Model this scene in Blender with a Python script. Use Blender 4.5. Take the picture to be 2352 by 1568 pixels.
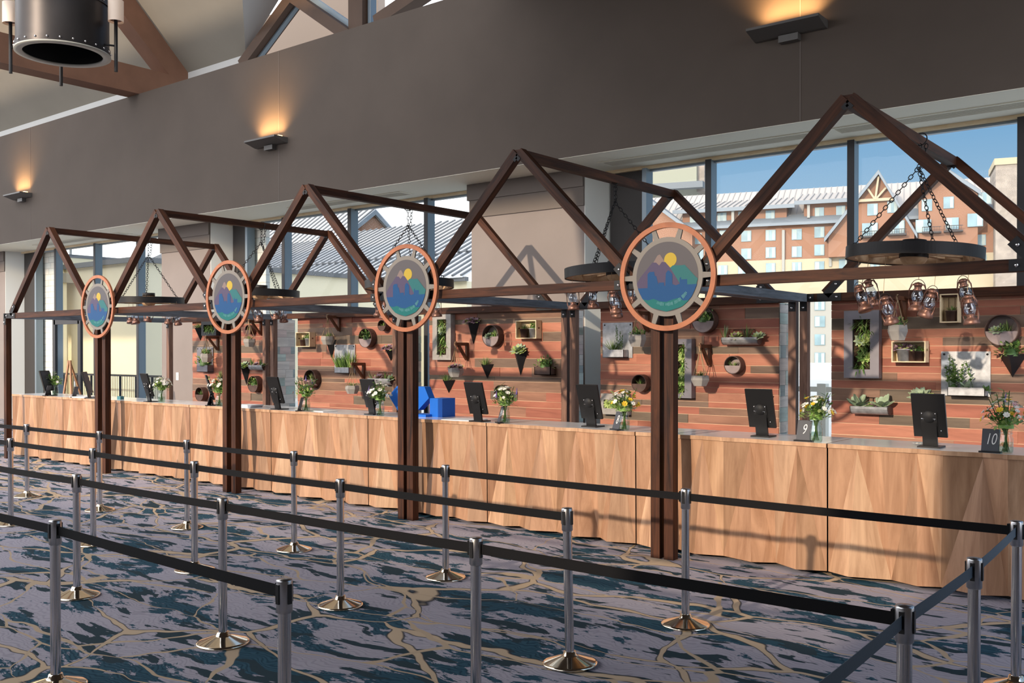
import bpy, math, random
from math import pi, sin, cos, radians as R
from mathutils import Vector as V, Matrix

scene = bpy.context.scene
for o in list(bpy.data.objects):
    bpy.data.objects.remove(o, do_unlink=True)

# ------------------------------------------------------------------ camera
F_PX, YAW, PITCH, PY, CAM_H = 2200.936, .671, -.007, 821.564, 1.85
cam = bpy.data.cameras.new('camera')
cam.sensor_width = 36.0
cam.lens = F_PX / 2352 * 36.0
cam.shift_y = (PY - 784) / 2352
cam.clip_end = 2000
camo = bpy.data.objects.new('camera', cam)
scene.collection.objects.link(camo)
camo.location = (0, 0, CAM_H)
camo.rotation_euler = (pi / 2 + PITCH, 0, YAW)
scene.camera = camo

# ------------------------------------------------------------------ exposure, sky, sun
vs = scene.view_settings
vs.view_transform = 'Standard'
vs.look = 'None'
vs.exposure = 0.0
vs.gamma = 1.0
vs.use_curve_mapping = False

SKY = 1.0
world = bpy.data.worlds.new('sky')
scene.world = world
world.use_nodes = True
wt = world.node_tree
wt.nodes.clear()
wn = lambda t: wt.nodes.new(t)
wout, wbg, wtc, wsep = wn('ShaderNodeOutputWorld'), wn('ShaderNodeBackground'), wn('ShaderNodeTexCoord'), wn('ShaderNodeSeparateXYZ')
wt.links.new(wtc.outputs['Generated'], wsep.inputs[0])
wr = wn('ShaderNodeValToRGB')
els = wr.color_ramp.elements
els[0].position = 0.0; els[0].color = (.16, .15, .14, 1)
els[1].position = 1.0; els[1].color = (.30, .46, .80, 1)
for p_, c_ in ((.498, (.20, .19, .18)), (.502, (.62, .74, .84)), (.56, (.37, .55, .72)), (.625, (.13, .36, .66)), (.75, (.42, .58, .82))):
    e = els.new(p_); e.color = (*c_, 1)
wm = wn('ShaderNodeMath'); wm.operation = 'MULTIPLY_ADD'; wm.inputs[1].default_value = .5; wm.inputs[2].default_value = .5
wt.links.new(wsep.outputs['Z'], wm.inputs[0]); wt.links.new(wm.outputs[0], wr.inputs[0])
# whiter haze towards the left-hand end of the building
wh = wn('ShaderNodeMapRange'); wh.inputs['From Min'].default_value = -.48; wh.inputs['From Max'].default_value = -.68
wt.links.new(wsep.outputs['X'], wh.inputs['Value'])
wz = wn('ShaderNodeMapRange'); wz.inputs['From Min'].default_value = -.01; wz.inputs['From Max'].default_value = .01
wt.links.new(wsep.outputs['Z'], wz.inputs['Value'])
wmm = wn('ShaderNodeMath'); wmm.operation = 'MULTIPLY'
wt.links.new(wh.outputs[0], wmm.inputs[0]); wt.links.new(wz.outputs[0], wmm.inputs[1])
wx = wn('ShaderNodeMix'); wx.data_type = 'RGBA'
wt.links.new(wmm.outputs[0], wx.inputs['Factor']); wt.links.new(wr.outputs[0], wx.inputs['A'])
wx.inputs['B'].default_value = (1.9, 1.95, 2.0, 1)
# the half of the sky around the sun (behind the viewer) is brighter
wy = wn('ShaderNodeMapRange'); wy.inputs['From Min'].default_value = .25; wy.inputs['From Max'].default_value = -.35
wy.inputs['To Min'].default_value = 1.0 * SKY; wy.inputs['To Max'].default_value = 5.4 * SKY
wt.links.new(wsep.outputs['Y'], wy.inputs['Value'])
wb_ = wn('ShaderNodeMix'); wb_.data_type = 'RGBA'; wb_.inputs['B'].default_value = (.66, .665, .69, 1)
wbk = wn('ShaderNodeMapRange'); wbk.inputs['From Min'].default_value = .2; wbk.inputs['From Max'].default_value = -.4
wt.links.new(wsep.outputs['Y'], wbk.inputs['Value'])
wbm = wn('ShaderNodeMath'); wbm.operation = 'MULTIPLY'
wt.links.new(wbk.outputs[0], wbm.inputs[0]); wt.links.new(wz.outputs[0], wbm.inputs[1])
wt.links.new(wbm.outputs[0], wb_.inputs['Factor']); wt.links.new(wx.outputs['Result'], wb_.inputs['A'])
wt.links.new(wb_.outputs['Result'], wbg.inputs['Color']); wt.links.new(wy.outputs[0], wbg.inputs['Strength'])
wt.links.new(wbg.outputs[0], wout.inputs[0])

sun = bpy.data.lights.new('sun', 'SUN')
sun.energy = 3.8
sun.color = (1.0, .82, .62)
sun.angle = R(.9)
suno = bpy.data.objects.new('sun', sun)
scene.collection.objects.link(suno)
suno.location = (0, -30, 12)
suno.rotation_euler = V((0.05, .955, -.292)).to_track_quat('-Z', 'Y').to_euler()

# ------------------------------------------------------------------ measuring helpers (photograph pixel -> point in the place)
_c, _s, _cp, _sp = cos(YAW), sin(YAW), cos(PITCH), sin(PITCH)
def ray(u, v):
    r = (u - 1176) / F_PX; w = -(v - PY) / F_PX
    fw = _cp - w * _sp; z = w * _cp + _sp
    return V((r * _c - fw * _s, r * _s + fw * _c, z))
def on_y(u, v, y):
    d = ray(u, v); t = y / d.y
    return V((d.x * t, y, CAM_H + d.z * t))
def on_x(u, v, x):
    d = ray(u, v); t = x / d.x
    return V((x, d.y * t, CAM_H + d.z * t))
def on_z(u, v, z):
    d = ray(u, v); t = (z - CAM_H) / d.z
    return V((d.x * t, d.y * t, z))

# ------------------------------------------------------------------ mesh and object helpers
COL = scene.collection
class MB:
    def __init__(s): s.v = []; s.f = []; s.m = []; s.sm = []
    def poly(s, pts, mi=0, sm=False):
        n = len(s.v); s.v += [tuple(p) for p in pts]; s.f.append(tuple(range(n, n + len(pts)))); s.m.append(mi); s.sm.append(sm)
        return s
    def box(s, x0, x1, y0, y1, z0, z1, mi=0, M=None):
        n = len(s.v)
        ps = [(x0, y0, z0), (x1, y0, z0), (x1, y1, z0), (x0, y1, z0), (x0, y0, z1), (x1, y0, z1), (x1, y1, z1), (x0, y1, z1)]
        if M is not None: ps = [tuple(M @ V(p)) for p in ps]
        s.v += ps
        for q in ((0, 3, 2, 1), (4, 5, 6, 7), (0, 1, 5, 4), (1, 2, 6, 5), (2, 3, 7, 6), (3, 0, 4, 7)):
            s.f.append(tuple(n + i for i in q)); s.m.append(mi); s.sm.append(False)
        return s
    def prism(s, pts, d, mi=0, mside=None, sm=False):
        """closed polygon (list of 3-D points) extruded along the vector d"""
        n = len(s.v); k = len(pts); d = V(d)
        s.v += [tuple(V(p)) for p in pts] + [tuple(V(p) + d) for p in pts]
        s.f.append(tuple(range(n, n + k))); s.m.append(mi); s.sm.append(False)
        s.f.append(tuple(range(n + 2 * k - 1, n + k - 1, -1))); s.m.append(mi); s.sm.append(False)
        for i in range(k):
            j = (i + 1) % k
            s.f.append((n + j, n + i, n + k + i, n + k + j)); s.m.append(mi if mside is None else mside); s.sm.append(sm)
        return s
    def lathe(s, prof, n=16, c=(0, 0, 0), mi=0, closed=False, M=None, sm=True):
        b = len(s.v); k = len(prof)
        for i in range(n):
            a = 2 * pi * i / n
            for r, z in prof:
                p = V((c[0] + r * cos(a), c[1] + r * sin(a), c[2] + z))
                s.v.append(tuple(M @ p if M is not None else p))
        for i in range(n):
            i2 = (i + 1) % n
            for j in range(k if closed else k - 1):
                j2 = (j + 1) % k
                s.f.append((b + i * k + j, b + i2 * k + j, b + i2 * k + j2, b + i * k + j2)); s.m.append(mi); s.sm.append(sm)
        return s
    def tube(s, pts, r, n=8, mi=0, closed=False, cap=True, sm=True):
        pts = [V(p) for p in pts]; k = len(pts); b = len(s.v)
        rr = r if isinstance(r, (list, tuple)) else [r] * k
        up = V((0, 0, 1))
        for i in range(k):
            if closed: d = pts[(i + 1) % k] - pts[i - 1]
            else: d = pts[min(i + 1, k - 1)] - pts[max(i - 1, 0)]
            d.normalize()
            a = d.cross(up)
            if a.length < .05: a = d.cross(V((1, 0, 0)))
            a.normalize(); e = d.cross(a)
            for j in range(n):
                t = 2 * pi * j / n
                s.v.append(tuple(pts[i] + (a * cos(t) + e * sin(t)) * rr[i]))
        for i in range(k if closed else k - 1):
            i2 = (i + 1) % k
            for j in range(n):
                j2 = (j + 1) % n
                s.f.append((b + i * n + j, b + i * n + j2, b + i2 * n + j2, b + i2 * n + j)); s.m.append(mi); s.sm.append(sm)
        if cap and not closed:
            s.f.append(tuple(b + j for j in range(n))); s.m.append(mi); s.sm.append(False)
            s.f.append(tuple(b + (k - 1) * n + j for j in range(n - 1, -1, -1))); s.m.append(mi); s.sm.append(False)
        return s
    def bar(s, p0, p1, w, h, mi=0, up=(0, 0, 1)):
        p0, p1 = V(p0), V(p1); d = p1 - p0; L = d.length; d.normalize()
        a = d.cross(V(up))
        if a.length < 1e-4: a = d.cross(V((0, 1, 0)))
        a.normalize(); e = a.cross(d)
        M = Matrix((d, a, e)).transposed().to_4x4(); M.translation = p0
        return s.box(0, L, -w / 2, w / 2, -h / 2, h / 2, mi, M)
    def leaf(s, b, d, L, W, mi=0, droop=.0, n=4, nrm=None, prof=(.3, 1, .8, 0.02)):
        b, d = V(b), V(d).normalized()
        a = d.cross(V((0, 0, 1))) if nrm is None else d.cross(V(nrm))
        if a.length < .05: a = d.cross(V((1, .3, 0)))
        a.normalize(); k = len(prof); base = len(s.v)
        for i, w in enumerate(prof):
            t = i / (k - 1)
            p = b + d * L * t - V((0, 0, 1)) * droop * L * t * t
            s.v.append(tuple(p - a * W * w / 2)); s.v.append(tuple(p + a * W * w / 2))
        for i in range(k - 1):
            q = base + 2 * i
            s.f.append((q, q + 1, q + 3, q + 2)); s.m.append(mi); s.sm.append(True)
        return s
    def ball(s, c, r, mi=0, n=6, k=4, sz=1.0):
        return s.lathe([(max(1e-4, r * sin(pi * j / k)), -r * sz * cos(pi * j / k)) for j in range(k + 1)], n, c, mi)
    def build(s, name, mats, parent=None, loc=(0, 0, 0), rot=(0, 0, 0)):
        me = bpy.data.meshes.new(name)
        me.from_pydata(s.v, [], s.f)
        for m in (mats if isinstance(mats, (list, tuple)) else [mats]): me.materials.append(m)
        me.polygons.foreach_set('material_index', s.m)
        me.polygons.foreach_set('use_smooth', s.sm)
        me.update()
        o = bpy.data.objects.new(name, me)
        COL.objects.link(o)
        o.location = loc; o.rotation_euler = rot
        if parent is not None: o.parent = parent
        return o

def tag(o, label, cat, group=None):
    o['label'] = label; o['category'] = cat
    if group: o['group'] = group
    return o
def thing(name, label, cat, loc=(0, 0, 0), rot=(0, 0, 0), group=None):
    o = bpy.data.objects.new(name, None); o.empty_display_size = .1
    COL.objects.link(o); o.location = loc; o.rotation_euler = rot
    return tag(o, label, cat, group)
def struct(o):
    o['kind'] = 'structure'; return o
def dup(root, label=None, loc=None, rot=None, group=None):
    def cp(o, par):
        c = o.copy(); COL.objects.link(c); c.parent = par
        for ch in list(o.children): cp(ch, c)
        return c
    r = cp(root, None)
    if label: r['label'] = label
    if group: r['group'] = group
    if loc is not None: r.location = loc
    if rot is not None: r.rotation_euler = rot
    return r
def beam(name, p0, p1, w, h, m, parent, roll=(0, 0, 1)):
    """timber with its own local X along its length, so the grain runs along it"""
    p0, p1 = V(p0), V(p1); d = p1 - p0; L = d.length; d.normalize()
    a = V(roll).cross(d)
    if a.length < 1e-4: a = V((0, 1, 0)).cross(d)
    a.normalize(); e = d.cross(a)
    M = Matrix((d, a, e)).transposed().to_4x4(); M.translation = p0
    o = MB().box(0, L, -w / 2, w / 2, -h / 2, h / 2).build(name, m, parent)
    o.matrix_local = M
    return o

# ------------------------------------------------------------------ materials
def nodes(name):
    m = bpy.data.materials.new(name); m.use_nodes = True
    t = m.node_tree; t.nodes.clear()
    out = t.nodes.new('ShaderNodeOutputMaterial'); b = t.nodes.new('ShaderNodeBsdfPrincipled')
    t.links.new(b.outputs[0], out.inputs[0])
    return m, t, b, out
def plain(name, col, rough=.6, metal=0, spec=.4, noise=0, nscale=8, bump=0, emit=None, coord='Object'):
    m, t, b, out = nodes(name)
    b.inputs['Base Color'].default_value = (*col, 1); b.inputs['Roughness'].default_value = rough
    b.inputs['Metallic'].default_value = metal; b.inputs['Specular IOR Level'].default_value = spec
    if emit: b.inputs['Emission Color'].default_value = (*emit[0], 1); b.inputs['Emission Strength'].default_value = emit[1]
    if noise or bump:
        tc = t.nodes.new('ShaderNodeTexCoord'); nz = t.nodes.new('ShaderNodeTexNoise')
        nz.inputs['Scale'].default_value = nscale; nz.inputs['Detail'].default_value = 5
        t.links.new(tc.outputs[coord], nz.inputs['Vector'])
        if noise:
            r = t.nodes.new('ShaderNodeValToRGB')
            r.color_ramp.elements[0].position = .3; r.color_ramp.elements[1].position = .7
            r.color_ramp.elements[0].color = (*[max(0, c * (1 - noise)) for c in col], 1)
            r.color_ramp.elements[1].color = (*[min(1, c * (1 + noise)) for c in col], 1)
            t.links.new(nz.outputs['Fac'], r.inputs[0]); t.links.new(r.outputs[0], b.inputs['Base Color'])
        if bump:
            bm = t.nodes.new('ShaderNodeBump'); bm.inputs['Strength'].default_value = bump; bm.inputs['Distance'].default_value = .02
            t.links.new(nz.outputs['Fac'], bm.inputs['Height']); t.links.new(bm.outputs[0], b.inputs['Normal'])
    return m
def wood(name, c1, c2, scale=(1.2, 14, 14), rough=.5, bump=.15, island=None, isl_amt=.5, knots=True, spec=.4):
    """grain stretched along one axis; optional tone or palette per loose piece (per board)"""
    m, t, b, out = nodes(name)
    L = t.links.new; N = t.nodes.new
    tc = N('ShaderNodeTexCoord'); oi = N('ShaderNodeObjectInfo'); geo = N('ShaderNodeNewGeometry')
    ad = N('ShaderNodeMath'); ad.operation = 'ADD'; L(oi.outputs['Random'], ad.inputs[0]); L(geo.outputs['Random Per Island'], ad.inputs[1])
    ml = N('ShaderNodeMath'); ml.operation = 'MULTIPLY'; ml.inputs[1].default_value = 37.0; L(ad.outputs[0], ml.inputs[0])
    va = N('ShaderNodeVectorMath'); L(tc.outputs['Object'], va.inputs[0]); L(ml.outputs[0], va.inputs[1])
    mp = N('ShaderNodeMapping'); mp.inputs['Scale'].default_value = scale; L(va.outputs[0], mp.inputs['Vector'])
    nz = N('ShaderNodeTexNoise'); nz.inputs['Scale'].default_value = 1; nz.inputs['Detail'].default_value = 6; nz.inputs['Roughness'].default_value = .65; nz.inputs['Distortion'].default_value = .8
    L(mp.outputs[0], nz.inputs['Vector'])
    r = N('ShaderNodeValToRGB'); r.color_ramp.elements[0].position = .3; r.color_ramp.elements[1].position = .72
    r.color_ramp.elements[0].color = (*c1, 1); r.color_ramp.elements[1].color = (*c2, 1)
    L(nz.outputs['Fac'], r.inputs[0]); col = r.outputs[0]
    if knots:
        mk = N('ShaderNodeMapping'); mk.inputs['Scale'].default_value = tuple(max(.6, x * .25) for x in scale); L(va.outputs[0], mk.inputs['Vector'])
        n2 = N('ShaderNodeTexNoise'); n2.inputs['Scale'].default_value = 1.1; n2.inputs['Detail'].default_value = 2; L(mk.outputs[0], n2.inputs['Vector'])
        r2 = N('ShaderNodeValToRGB'); r2.color_ramp.elements[0].position = .62; r2.color_ramp.elements[1].position = .78
        r2.color_ramp.elements[0].color = (1, 1, 1, 1); r2.color_ramp.elements[1].color = (.5, .42, .36, 1)
        L(n2.outputs['Fac'], r2.inputs[0])
        mx = N('ShaderNodeMix'); mx.data_type = 'RGBA'; mx.blend_type = 'MULTIPLY'; mx.inputs['Factor'].default_value = 1
        L(col, mx.inputs['A']); L(r2.outputs[0], mx.inputs['B']); col = mx.outputs['Result']
    if island:
        ri = N('ShaderNodeValToRGB'); ri.color_ramp.interpolation = 'CONSTANT'
        e = ri.color_ramp.elements; n = len(island)
        e[0].color = (*island[0], 1); e[1].position = 1 / n; e[1].color = (*island[1], 1)
        for i in range(2, n):
            q = e.new(i / n); q.color = (*island[i], 1)
        L(geo.outputs['Random Per Island'], ri.inputs[0])
        mx = N('ShaderNodeMix'); mx.data_type = 'RGBA'; mx.blend_type = 'MULTIPLY'; mx.inputs['Factor'].default_value = 1
        L(col, mx.inputs['A']); L(ri.outputs[0], mx.inputs['B']); col = mx.outputs['Result']
    L(col, b.inputs['Base Color']); b.inputs['Roughness'].default_value = rough; b.inputs['Specular IOR Level'].default_value = spec
    if bump:
        bm = N('ShaderNodeBump'); bm.inputs['Strength'].default_value = bump; bm.inputs['Distance'].default_value = .004
        L(nz.outputs['Fac'], bm.inputs['Height']); L(bm.outputs[0], b.inputs['Normal'])
    return m
def thin_glass(name, tint=(1, 1, 1), fac=.04, rough=.02, rim=.5):
    """a clear sheet: transparent, with a mirror reflection that grows towards grazing view"""
    m, t, b, out = nodes(name); t.nodes.remove(b)
    N = t.nodes.new; tr = N('ShaderNodeBsdfTransparent'); gl = N('ShaderNodeBsdfGlossy'); mx = N('ShaderNodeMixShader'); lw = N('ShaderNodeLayerWeight')
    tr.inputs[0].default_value = (*tint, 1); gl.inputs['Roughness'].default_value = rough
    lw.inputs[0].default_value = .5
    pw = N('ShaderNodeMath'); pw.operation = 'POWER'; pw.inputs[1].default_value = 4
    mu = N('ShaderNodeMath'); mu.operation = 'MULTIPLY_ADD'; mu.inputs[1].default_value = rim; mu.inputs[2].default_value = fac; mu.use_clamp = True
    t.links.new(lw.outputs['Facing'], pw.inputs[0]); t.links.new(pw.outputs[0], mu.inputs[0]); t.links.new(mu.outputs[0], mx.inputs[0])
    t.links.new(tr.outputs[0], mx.inputs[1]); t.links.new(gl.outputs[0], mx.inputs[2]); t.links.new(mx.outputs[0], out.inputs[0])
    return m

def carpet_mat():
    m, t, b, out = nodes('carpet'); L = t.links.new; N = t.nodes.new
    tc = N('ShaderNodeTexCoord')
    wn_ = N('ShaderNodeTexNoise'); wn_.inputs['Scale'].default_value = .9; wn_.inputs['Detail'].default_value = 3; L(tc.outputs['Object'], wn_.inputs['Vector'])
    sb = N('ShaderNodeVectorMath'); sb.operation = 'SUBTRACT'; L(wn_.outputs['Color'], sb.inputs[0]); sb.inputs[1].default_value = (.5, .5, .5)
    sc = N('ShaderNodeVectorMath'); sc.operation = 'SCALE'; sc.inputs['Scale'].default_value = .55; L(sb.outputs[0], sc.inputs[0])
    wp = N('ShaderNodeVectorMath'); L(tc.outputs['Object'], wp.inputs[0]); L(sc.outputs[0], wp.inputs[1])
    def mapped(scale, rot=0):
        q = N('ShaderNodeMapping'); q.inputs['Scale'].default_value = scale; q.inputs['Rotation'].default_value = (0, 0, rot); L(wp.outputs[0], q.inputs['Vector']); return q.outputs[0]
    def ramp(src, stops):
        r = N('ShaderNodeValToRGB'); e = r.color_ramp.elements
        e[0].position, e[0].color = stops[0][0], (*stops[0][1], 1); e[1].position, e[1].color = stops[1][0], (*stops[1][1], 1)
        for p, c in stops[2:]:
            q = e.new(p); q.color = (*c, 1)
        L(src, r.inputs[0]); return r.outputs[0]
    def mix(fac, a, bcol):
        x = N('ShaderNodeMix'); x.data_type = 'RGBA'
        L(fac, x.inputs['Factor']); L(a, x.inputs['A'])
        if isinstance(bcol, tuple): x.inputs['B'].default_value = (*bcol, 1)
        else: L(bcol, x.inputs['B'])
        return x.outputs['Result']
    # grey ground with faint contour lines
    wv = N('ShaderNodeTexWave'); wv.wave_type = 'RINGS'; wv.inputs['Scale'].default_value = 9; wv.inputs['Distortion'].default_value = 22; wv.inputs['Detail'].default_value = 2; wv.inputs['Detail Scale'].default_value = .6
    L(mapped((1, 1, 1)), wv.inputs['Vector'])
    base = ramp(wv.outputs['Fac'], [(.0, (.285, .268, .315)), (.5, (.345, .325, .375))])
    # dark teal patches, ragged and drawn out along the hall
    n1 = N('ShaderNodeTexNoise'); n1.inputs['Scale'].default_value = 2.1; n1.inputs['Detail'].default_value = 9; n1.inputs['Roughness'].default_value = .68
    L(mapped((.5, 1.35, 1), .12), n1.inputs['Vector'])
    teal = ramp(wv.outputs['Fac'], [(.0, (.014, .044, .070)), (.6, (.026, .075, .110))])
    c = mix(ramp(n1.outputs['Fac'], [(.525, (0, 0, 0)), (.535, (1, 1, 1))]), base, teal)
    n2 = N('ShaderNodeTexNoise'); n2.inputs['Scale'].default_value = 4.2; n2.inputs['Detail'].default_value = 5
    L(mapped((.4, 1.9, 1), -.1), n2.inputs['Vector'])
    c = mix(ramp(n2.outputs['Fac'], [(.575, (0, 0, 0)), (.585, (1, 1, 1))]), c, (.022, .042, .055))
    # sand-coloured veins with a dark edge
    def veins(scale, rot, w, brk):
        vo = N('ShaderNodeTexVoronoi'); vo.feature = 'DISTANCE_TO_EDGE'; vo.inputs['Scale'].default_value = 1; L(mapped(scale, rot), vo.inputs['Vector'])
        nb = N('ShaderNodeTexNoise'); nb.inputs['Scale'].default_value = brk; nb.inputs['Detail'].default_value = 2; L(wp.outputs[0], nb.inputs['Vector'])
        wd = N('ShaderNodeMapRange'); wd.inputs['From Min'].default_value = .36; wd.inputs['From Max'].default_value = .66; wd.inputs['To Min'].default_value = .15; wd.inputs['To Max'].default_value = w * 60
        L(nb.outputs['Fac'], wd.inputs['Value'])
        dv = N('ShaderNodeMath'); dv.operation = 'DIVIDE'; L(vo.outputs['Distance'], dv.inputs[0]); L(wd.outputs[0], dv.inputs[1])
        return dv.outputs[0]
    v1 = veins((.62, 1.15, 1), .5, .019, 1.1)
    c = mix(ramp(v1, [(.028, (1, 1, 1)), (.034, (0, 0, 0))]), c, (.03, .035, .045))
    c = mix(ramp(v1, [(.021, (1, 1, 1)), (.025, (0, 0, 0))]), c, (.47, .36, .25))
    v2 = veins((.55, 1.7, 1), -.25, .014, 1.7)
    c = mix(ramp(v2, [(.02, (1, 1, 1)), (.026, (0, 0, 0))]), c, (.43, .33, .23))
    L(c, b.inputs['Base Color']); b.inputs['Roughness'].default_value = .95; b.inputs['Specular IOR Level'].default_value = .1
    n3 = N('ShaderNodeTexNoise'); n3.inputs['Scale'].default_value = 260; L(tc.outputs['Object'], n3.inputs['Vector'])
    bm = N('ShaderNodeBump'); bm.inputs['Strength'].default_value = .25; bm.inputs['Distance'].default_value = .004
    L(n3.outputs['Fac'], bm.inputs['Height']); L(bm.outputs[0], b.inputs['Normal'])
    return m

M = {}
M['carpet'] = carpet_mat()
M['taupe'] = plain('taupe_paint', (.094, .074, .061), .85, noise=.06, nscale=1.2)
M['pier'] = plain('pier_paint', (.235, .20, .185), .85, noise=.05, nscale=1.5)
M['pierdark'] = plain('pier_band_paint', (.16, .135, .12), .85)
M['cream'] = plain('cream_plaster', (.29, .265, .225), .9, noise=.05, nscale=.8)
M['soffit'] = plain('soffit_paint', (.86, .84, .72), .85)
M['white'] = plain('white_trim_and_dormer_daylight', (.52, .52, .51), .7)
M['truss'] = plain('truss_paint', (.20, .10, .062), .6, noise=.12, nscale=2)
M['truss_dark'] = plain('dark_truss_paint', (.075, .040, .023), .6, noise=.12, nscale=2)
M['mullion'] = plain('mullion_steel', (.20, .25, .29), .4, metal=.3)
M['mullion_dark'] = plain('dark_steel', (.035, .033, .035), .5, metal=.3)
M['dark_panel'] = plain('dark_panel', (.035, .03, .028), .6)
M['glass'] = thin_glass('window_glass', (.98, .99, .985), .006, .01, .05)
M['jar'] = thin_glass('jar_glass', (.90, .95, .92), .08, .03, .7)
M['globe'] = thin_glass('lantern_glass', (.85, .92, 1.0), .22, .06, .6)
M['timber'] = wood('stained_timber', (.012, .0055, .004), (.100, .034, .0145), (1.3, 16, 16), .6, .25, spec=.22)
M['timber_sheen'] = wood('sky_sheen_timber', (.07, .085, .105), (.24, .275, .32), (1.3, 16, 16), .6, .25, spec=.25)  # grey-blue stands in for sky reflected along the side beams
M['timber_lit'] = wood('window_lit_timber', (.10, .048, .032), (.30, .165, .115), (1.3, 16, 16), .55, .25, spec=.3)  # rear posts: same stain, with the window light put into the colour
M['facet'] = wood('blond_facet_wood', (.28, .15, .082), (.56, .355, .225), (9, 9, .9), .45, .1,
                  island=[(1, 1, 1), (.82, .77, .72), (1.1, 1.12, 1.1), (.93, .84, .78), (1.02, .93, .88), (1.16, 1.15, 1.12), (.74, .68, .62), (.95, .97, .92), (.88, .80, .76)])
M['top'] = wood('pale_counter_top', (.82, .83, .86), (.90, .91, .93), (1.0, 9, 9), .14, .02, knots=False, spec=.6)  # bluish white stands in for sky reflected in the gloss
M['planks'] = wood('reclaimed_planks', (.66, .62, .60), (1.1, 1.08, 1.06), (1.4, 10, 10), .6, .2,
                   island=[(.42, .15, .095), (.50, .205, .13), (.36, .125, .08), (.27, .155, .105), (.46, .20, .13), (.20, .135, .10), (.40, .155, .10), (.35, .175, .115), (.47, .17, .105), (.165, .125, .09), (.33, .105, .07), (.44, .165, .105), (.38, .13, .085), (.48, .185, .115)])
M['plank_backing'] = plain('sunlit_edge_backing', (.72, .50, .34), .8)  # pale, so the gaps look like sunlit plank edges
M['pale_planks'] = wood('window_glare_planks', (.7, .7, .7), (1.1, 1.1, 1.1), (10, 1.2, 10), .6, .15,
                        island=[(.90, .77, .70), (.66, .78, .72), (.92, .85, .78), (.50, .58, .58), (.88, .72, .68), (.74, .84, .78), (.95, .88, .82)])  # pale tones carry the window glare on the return boards
M['lath'] = wood('crate_pine', (.68, .52, .31), (.86, .72, .50), (3, 12, 12), .6, .05, knots=False)
M['chrome'] = plain('chrome', (.72, .72, .74), .16, metal=1)
M['base_chrome'] = plain('polished_base', (.80, .72, .58), .10, metal=1)
M['brushed'] = plain('brushed_head', (.55, .55, .57), .3, metal=1)
M['black'] = plain('black_plastic', (.012, .012, .013), .35)
M['belt'] = plain('belt_webbing', (.006, .006, .007), .6, spec=.12)
M['belt_grey'] = plain('grey_webbing', (.085, .115, .145), .6, spec=.3)
M['iron'] = plain('black_iron', (.018, .018, .020), .6, metal=.2)
M['tire'] = plain('wheel_iron', (.013, .012, .013), .5, metal=.3)
M['wheelwood'] = wood('wheel_wood', (.42, .26, .14), (.66, .45, .27), (8, 8, 8), .6, .1)
M['bolt'] = plain('bolt_steel', (.75, .75, .77), .25, metal=1)
M['ring'] = wood('copper_wood_ring', (.30, .10, .042), (.42, .15, .065), (5, 5, 5), .5, .05, knots=False)
M['grey'] = plain('sign_grey', (.185, .17, .155), .6)
M['lg_sky'] = plain('sign_sky', (.082, .076, .085), .5, spec=.25)
M['lg_purple'] = plain('sign_purple', (.062, .048, .10), .5, spec=.25)
M['lg_pink'] = plain('sign_pink', (.19, .14, .13), .5, spec=.25)
M['lg_teal'] = plain('sign_teal', (.014, .115, .125), .5, spec=.25)
M['lg_navy'] = plain('sign_navy', (.001, .052, .17), .5, spec=.25)
M['lg_green'] = plain('sign_green', (.001, .115, .115), .5, spec=.25)
M['lg_sun'] = plain('sign_sun', (.40, .29, .03), .5, spec=.25)
M['lg_ink'] = plain('sign_ink', (.06, .20, .22), .5, spec=.25)
M['copper'] = plain('antique_copper', (.21, .11, .085), .4, metal=.6, noise=.25, nscale=30)
M['galv'] = plain('galvanised_steel', (.40, .41, .43), .45, metal=.45, noise=.22, nscale=18)
M['graphite'] = plain('graphite_metal', (.20, .19, .215), .42, metal=.4, noise=.12, nscale=6)
M['concrete'] = plain('grey_concrete', (.34, .32, .30), .85, noise=.12, nscale=14, bump=.1)
M['rust'] = plain('weathered_steel', (.085, .045, .035), .6, noise=.3, nscale=10)
M['rustlight'] = plain('weathered_steel_face', (.30, .235, .235), .6, noise=.15, nscale=9)
M['blackplanter'] = plain('black_planter', (.013, .013, .015), .5)
M['soil'] = plain('soil', (.055, .033, .02), .95, noise=.4, nscale=40)
M['rope'] = plain('jute_rope', (.42, .29, .17), .9)
M['bracket'] = wood('bracket_wood', (.07, .025, .012), (.17, .065, .03), (10, 10, 3), .6, .1, knots=False)
M['g_dark'] = plain('leaf_dark', (.08, .16, .045), .5, noise=.3, nscale=25)
M['g_mid'] = plain('leaf_green', (.19, .34, .075), .5, noise=.3, nscale=25)
M['g_light'] = plain('leaf_light', (.42, .52, .18), .5, noise=.25, nscale=25)
M['g_grey'] = plain('leaf_grey_green', (.33, .42, .28), .55, noise=.2, nscale=20)
M['g_purple'] = plain('leaf_purple', (.26, .16, .20), .55, noise=.25, nscale=20)
M['f_white'] = plain('petal_white', (.82, .79, .72), .7)
M['f_yellow'] = plain('petal_yellow', (.75, .50, .04), .7)
M['f_violet'] = plain('petal_violet', (.20, .14, .40), .7)
M['f_pink'] = plain('petal_pink', (.68, .42, .42), .7)
M['stem'] = plain('stem_green', (.10, .17, .05), .6)
M['paper'] = plain('paper', (.80, .80, .82), .7)
M['slate'] = plain('slate_card', (.055, .058, .072), .45)
M['ink'] = plain('white_ink', (.85, .85, .85), .6)
M['blue'] = plain('blue_panel', (.003, .125, .56), .45)
M['switch'] = plain('switch_white', (.7, .68, .63), .5)
M['drum'] = plain('drum_metal', (.055, .05, .05), .42, metal=.7, noise=.15, nscale=2)
M['drumin'] = plain('drum_inside', (.008, .008, .010), .5)
M['trimgrey'] = plain('pale_trim', (.42, .42, .38), .5)
M['frost'] = plain('frosted_glass', (.80, .68, .58), .5, emit=((1, .62, .38), .12))
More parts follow.
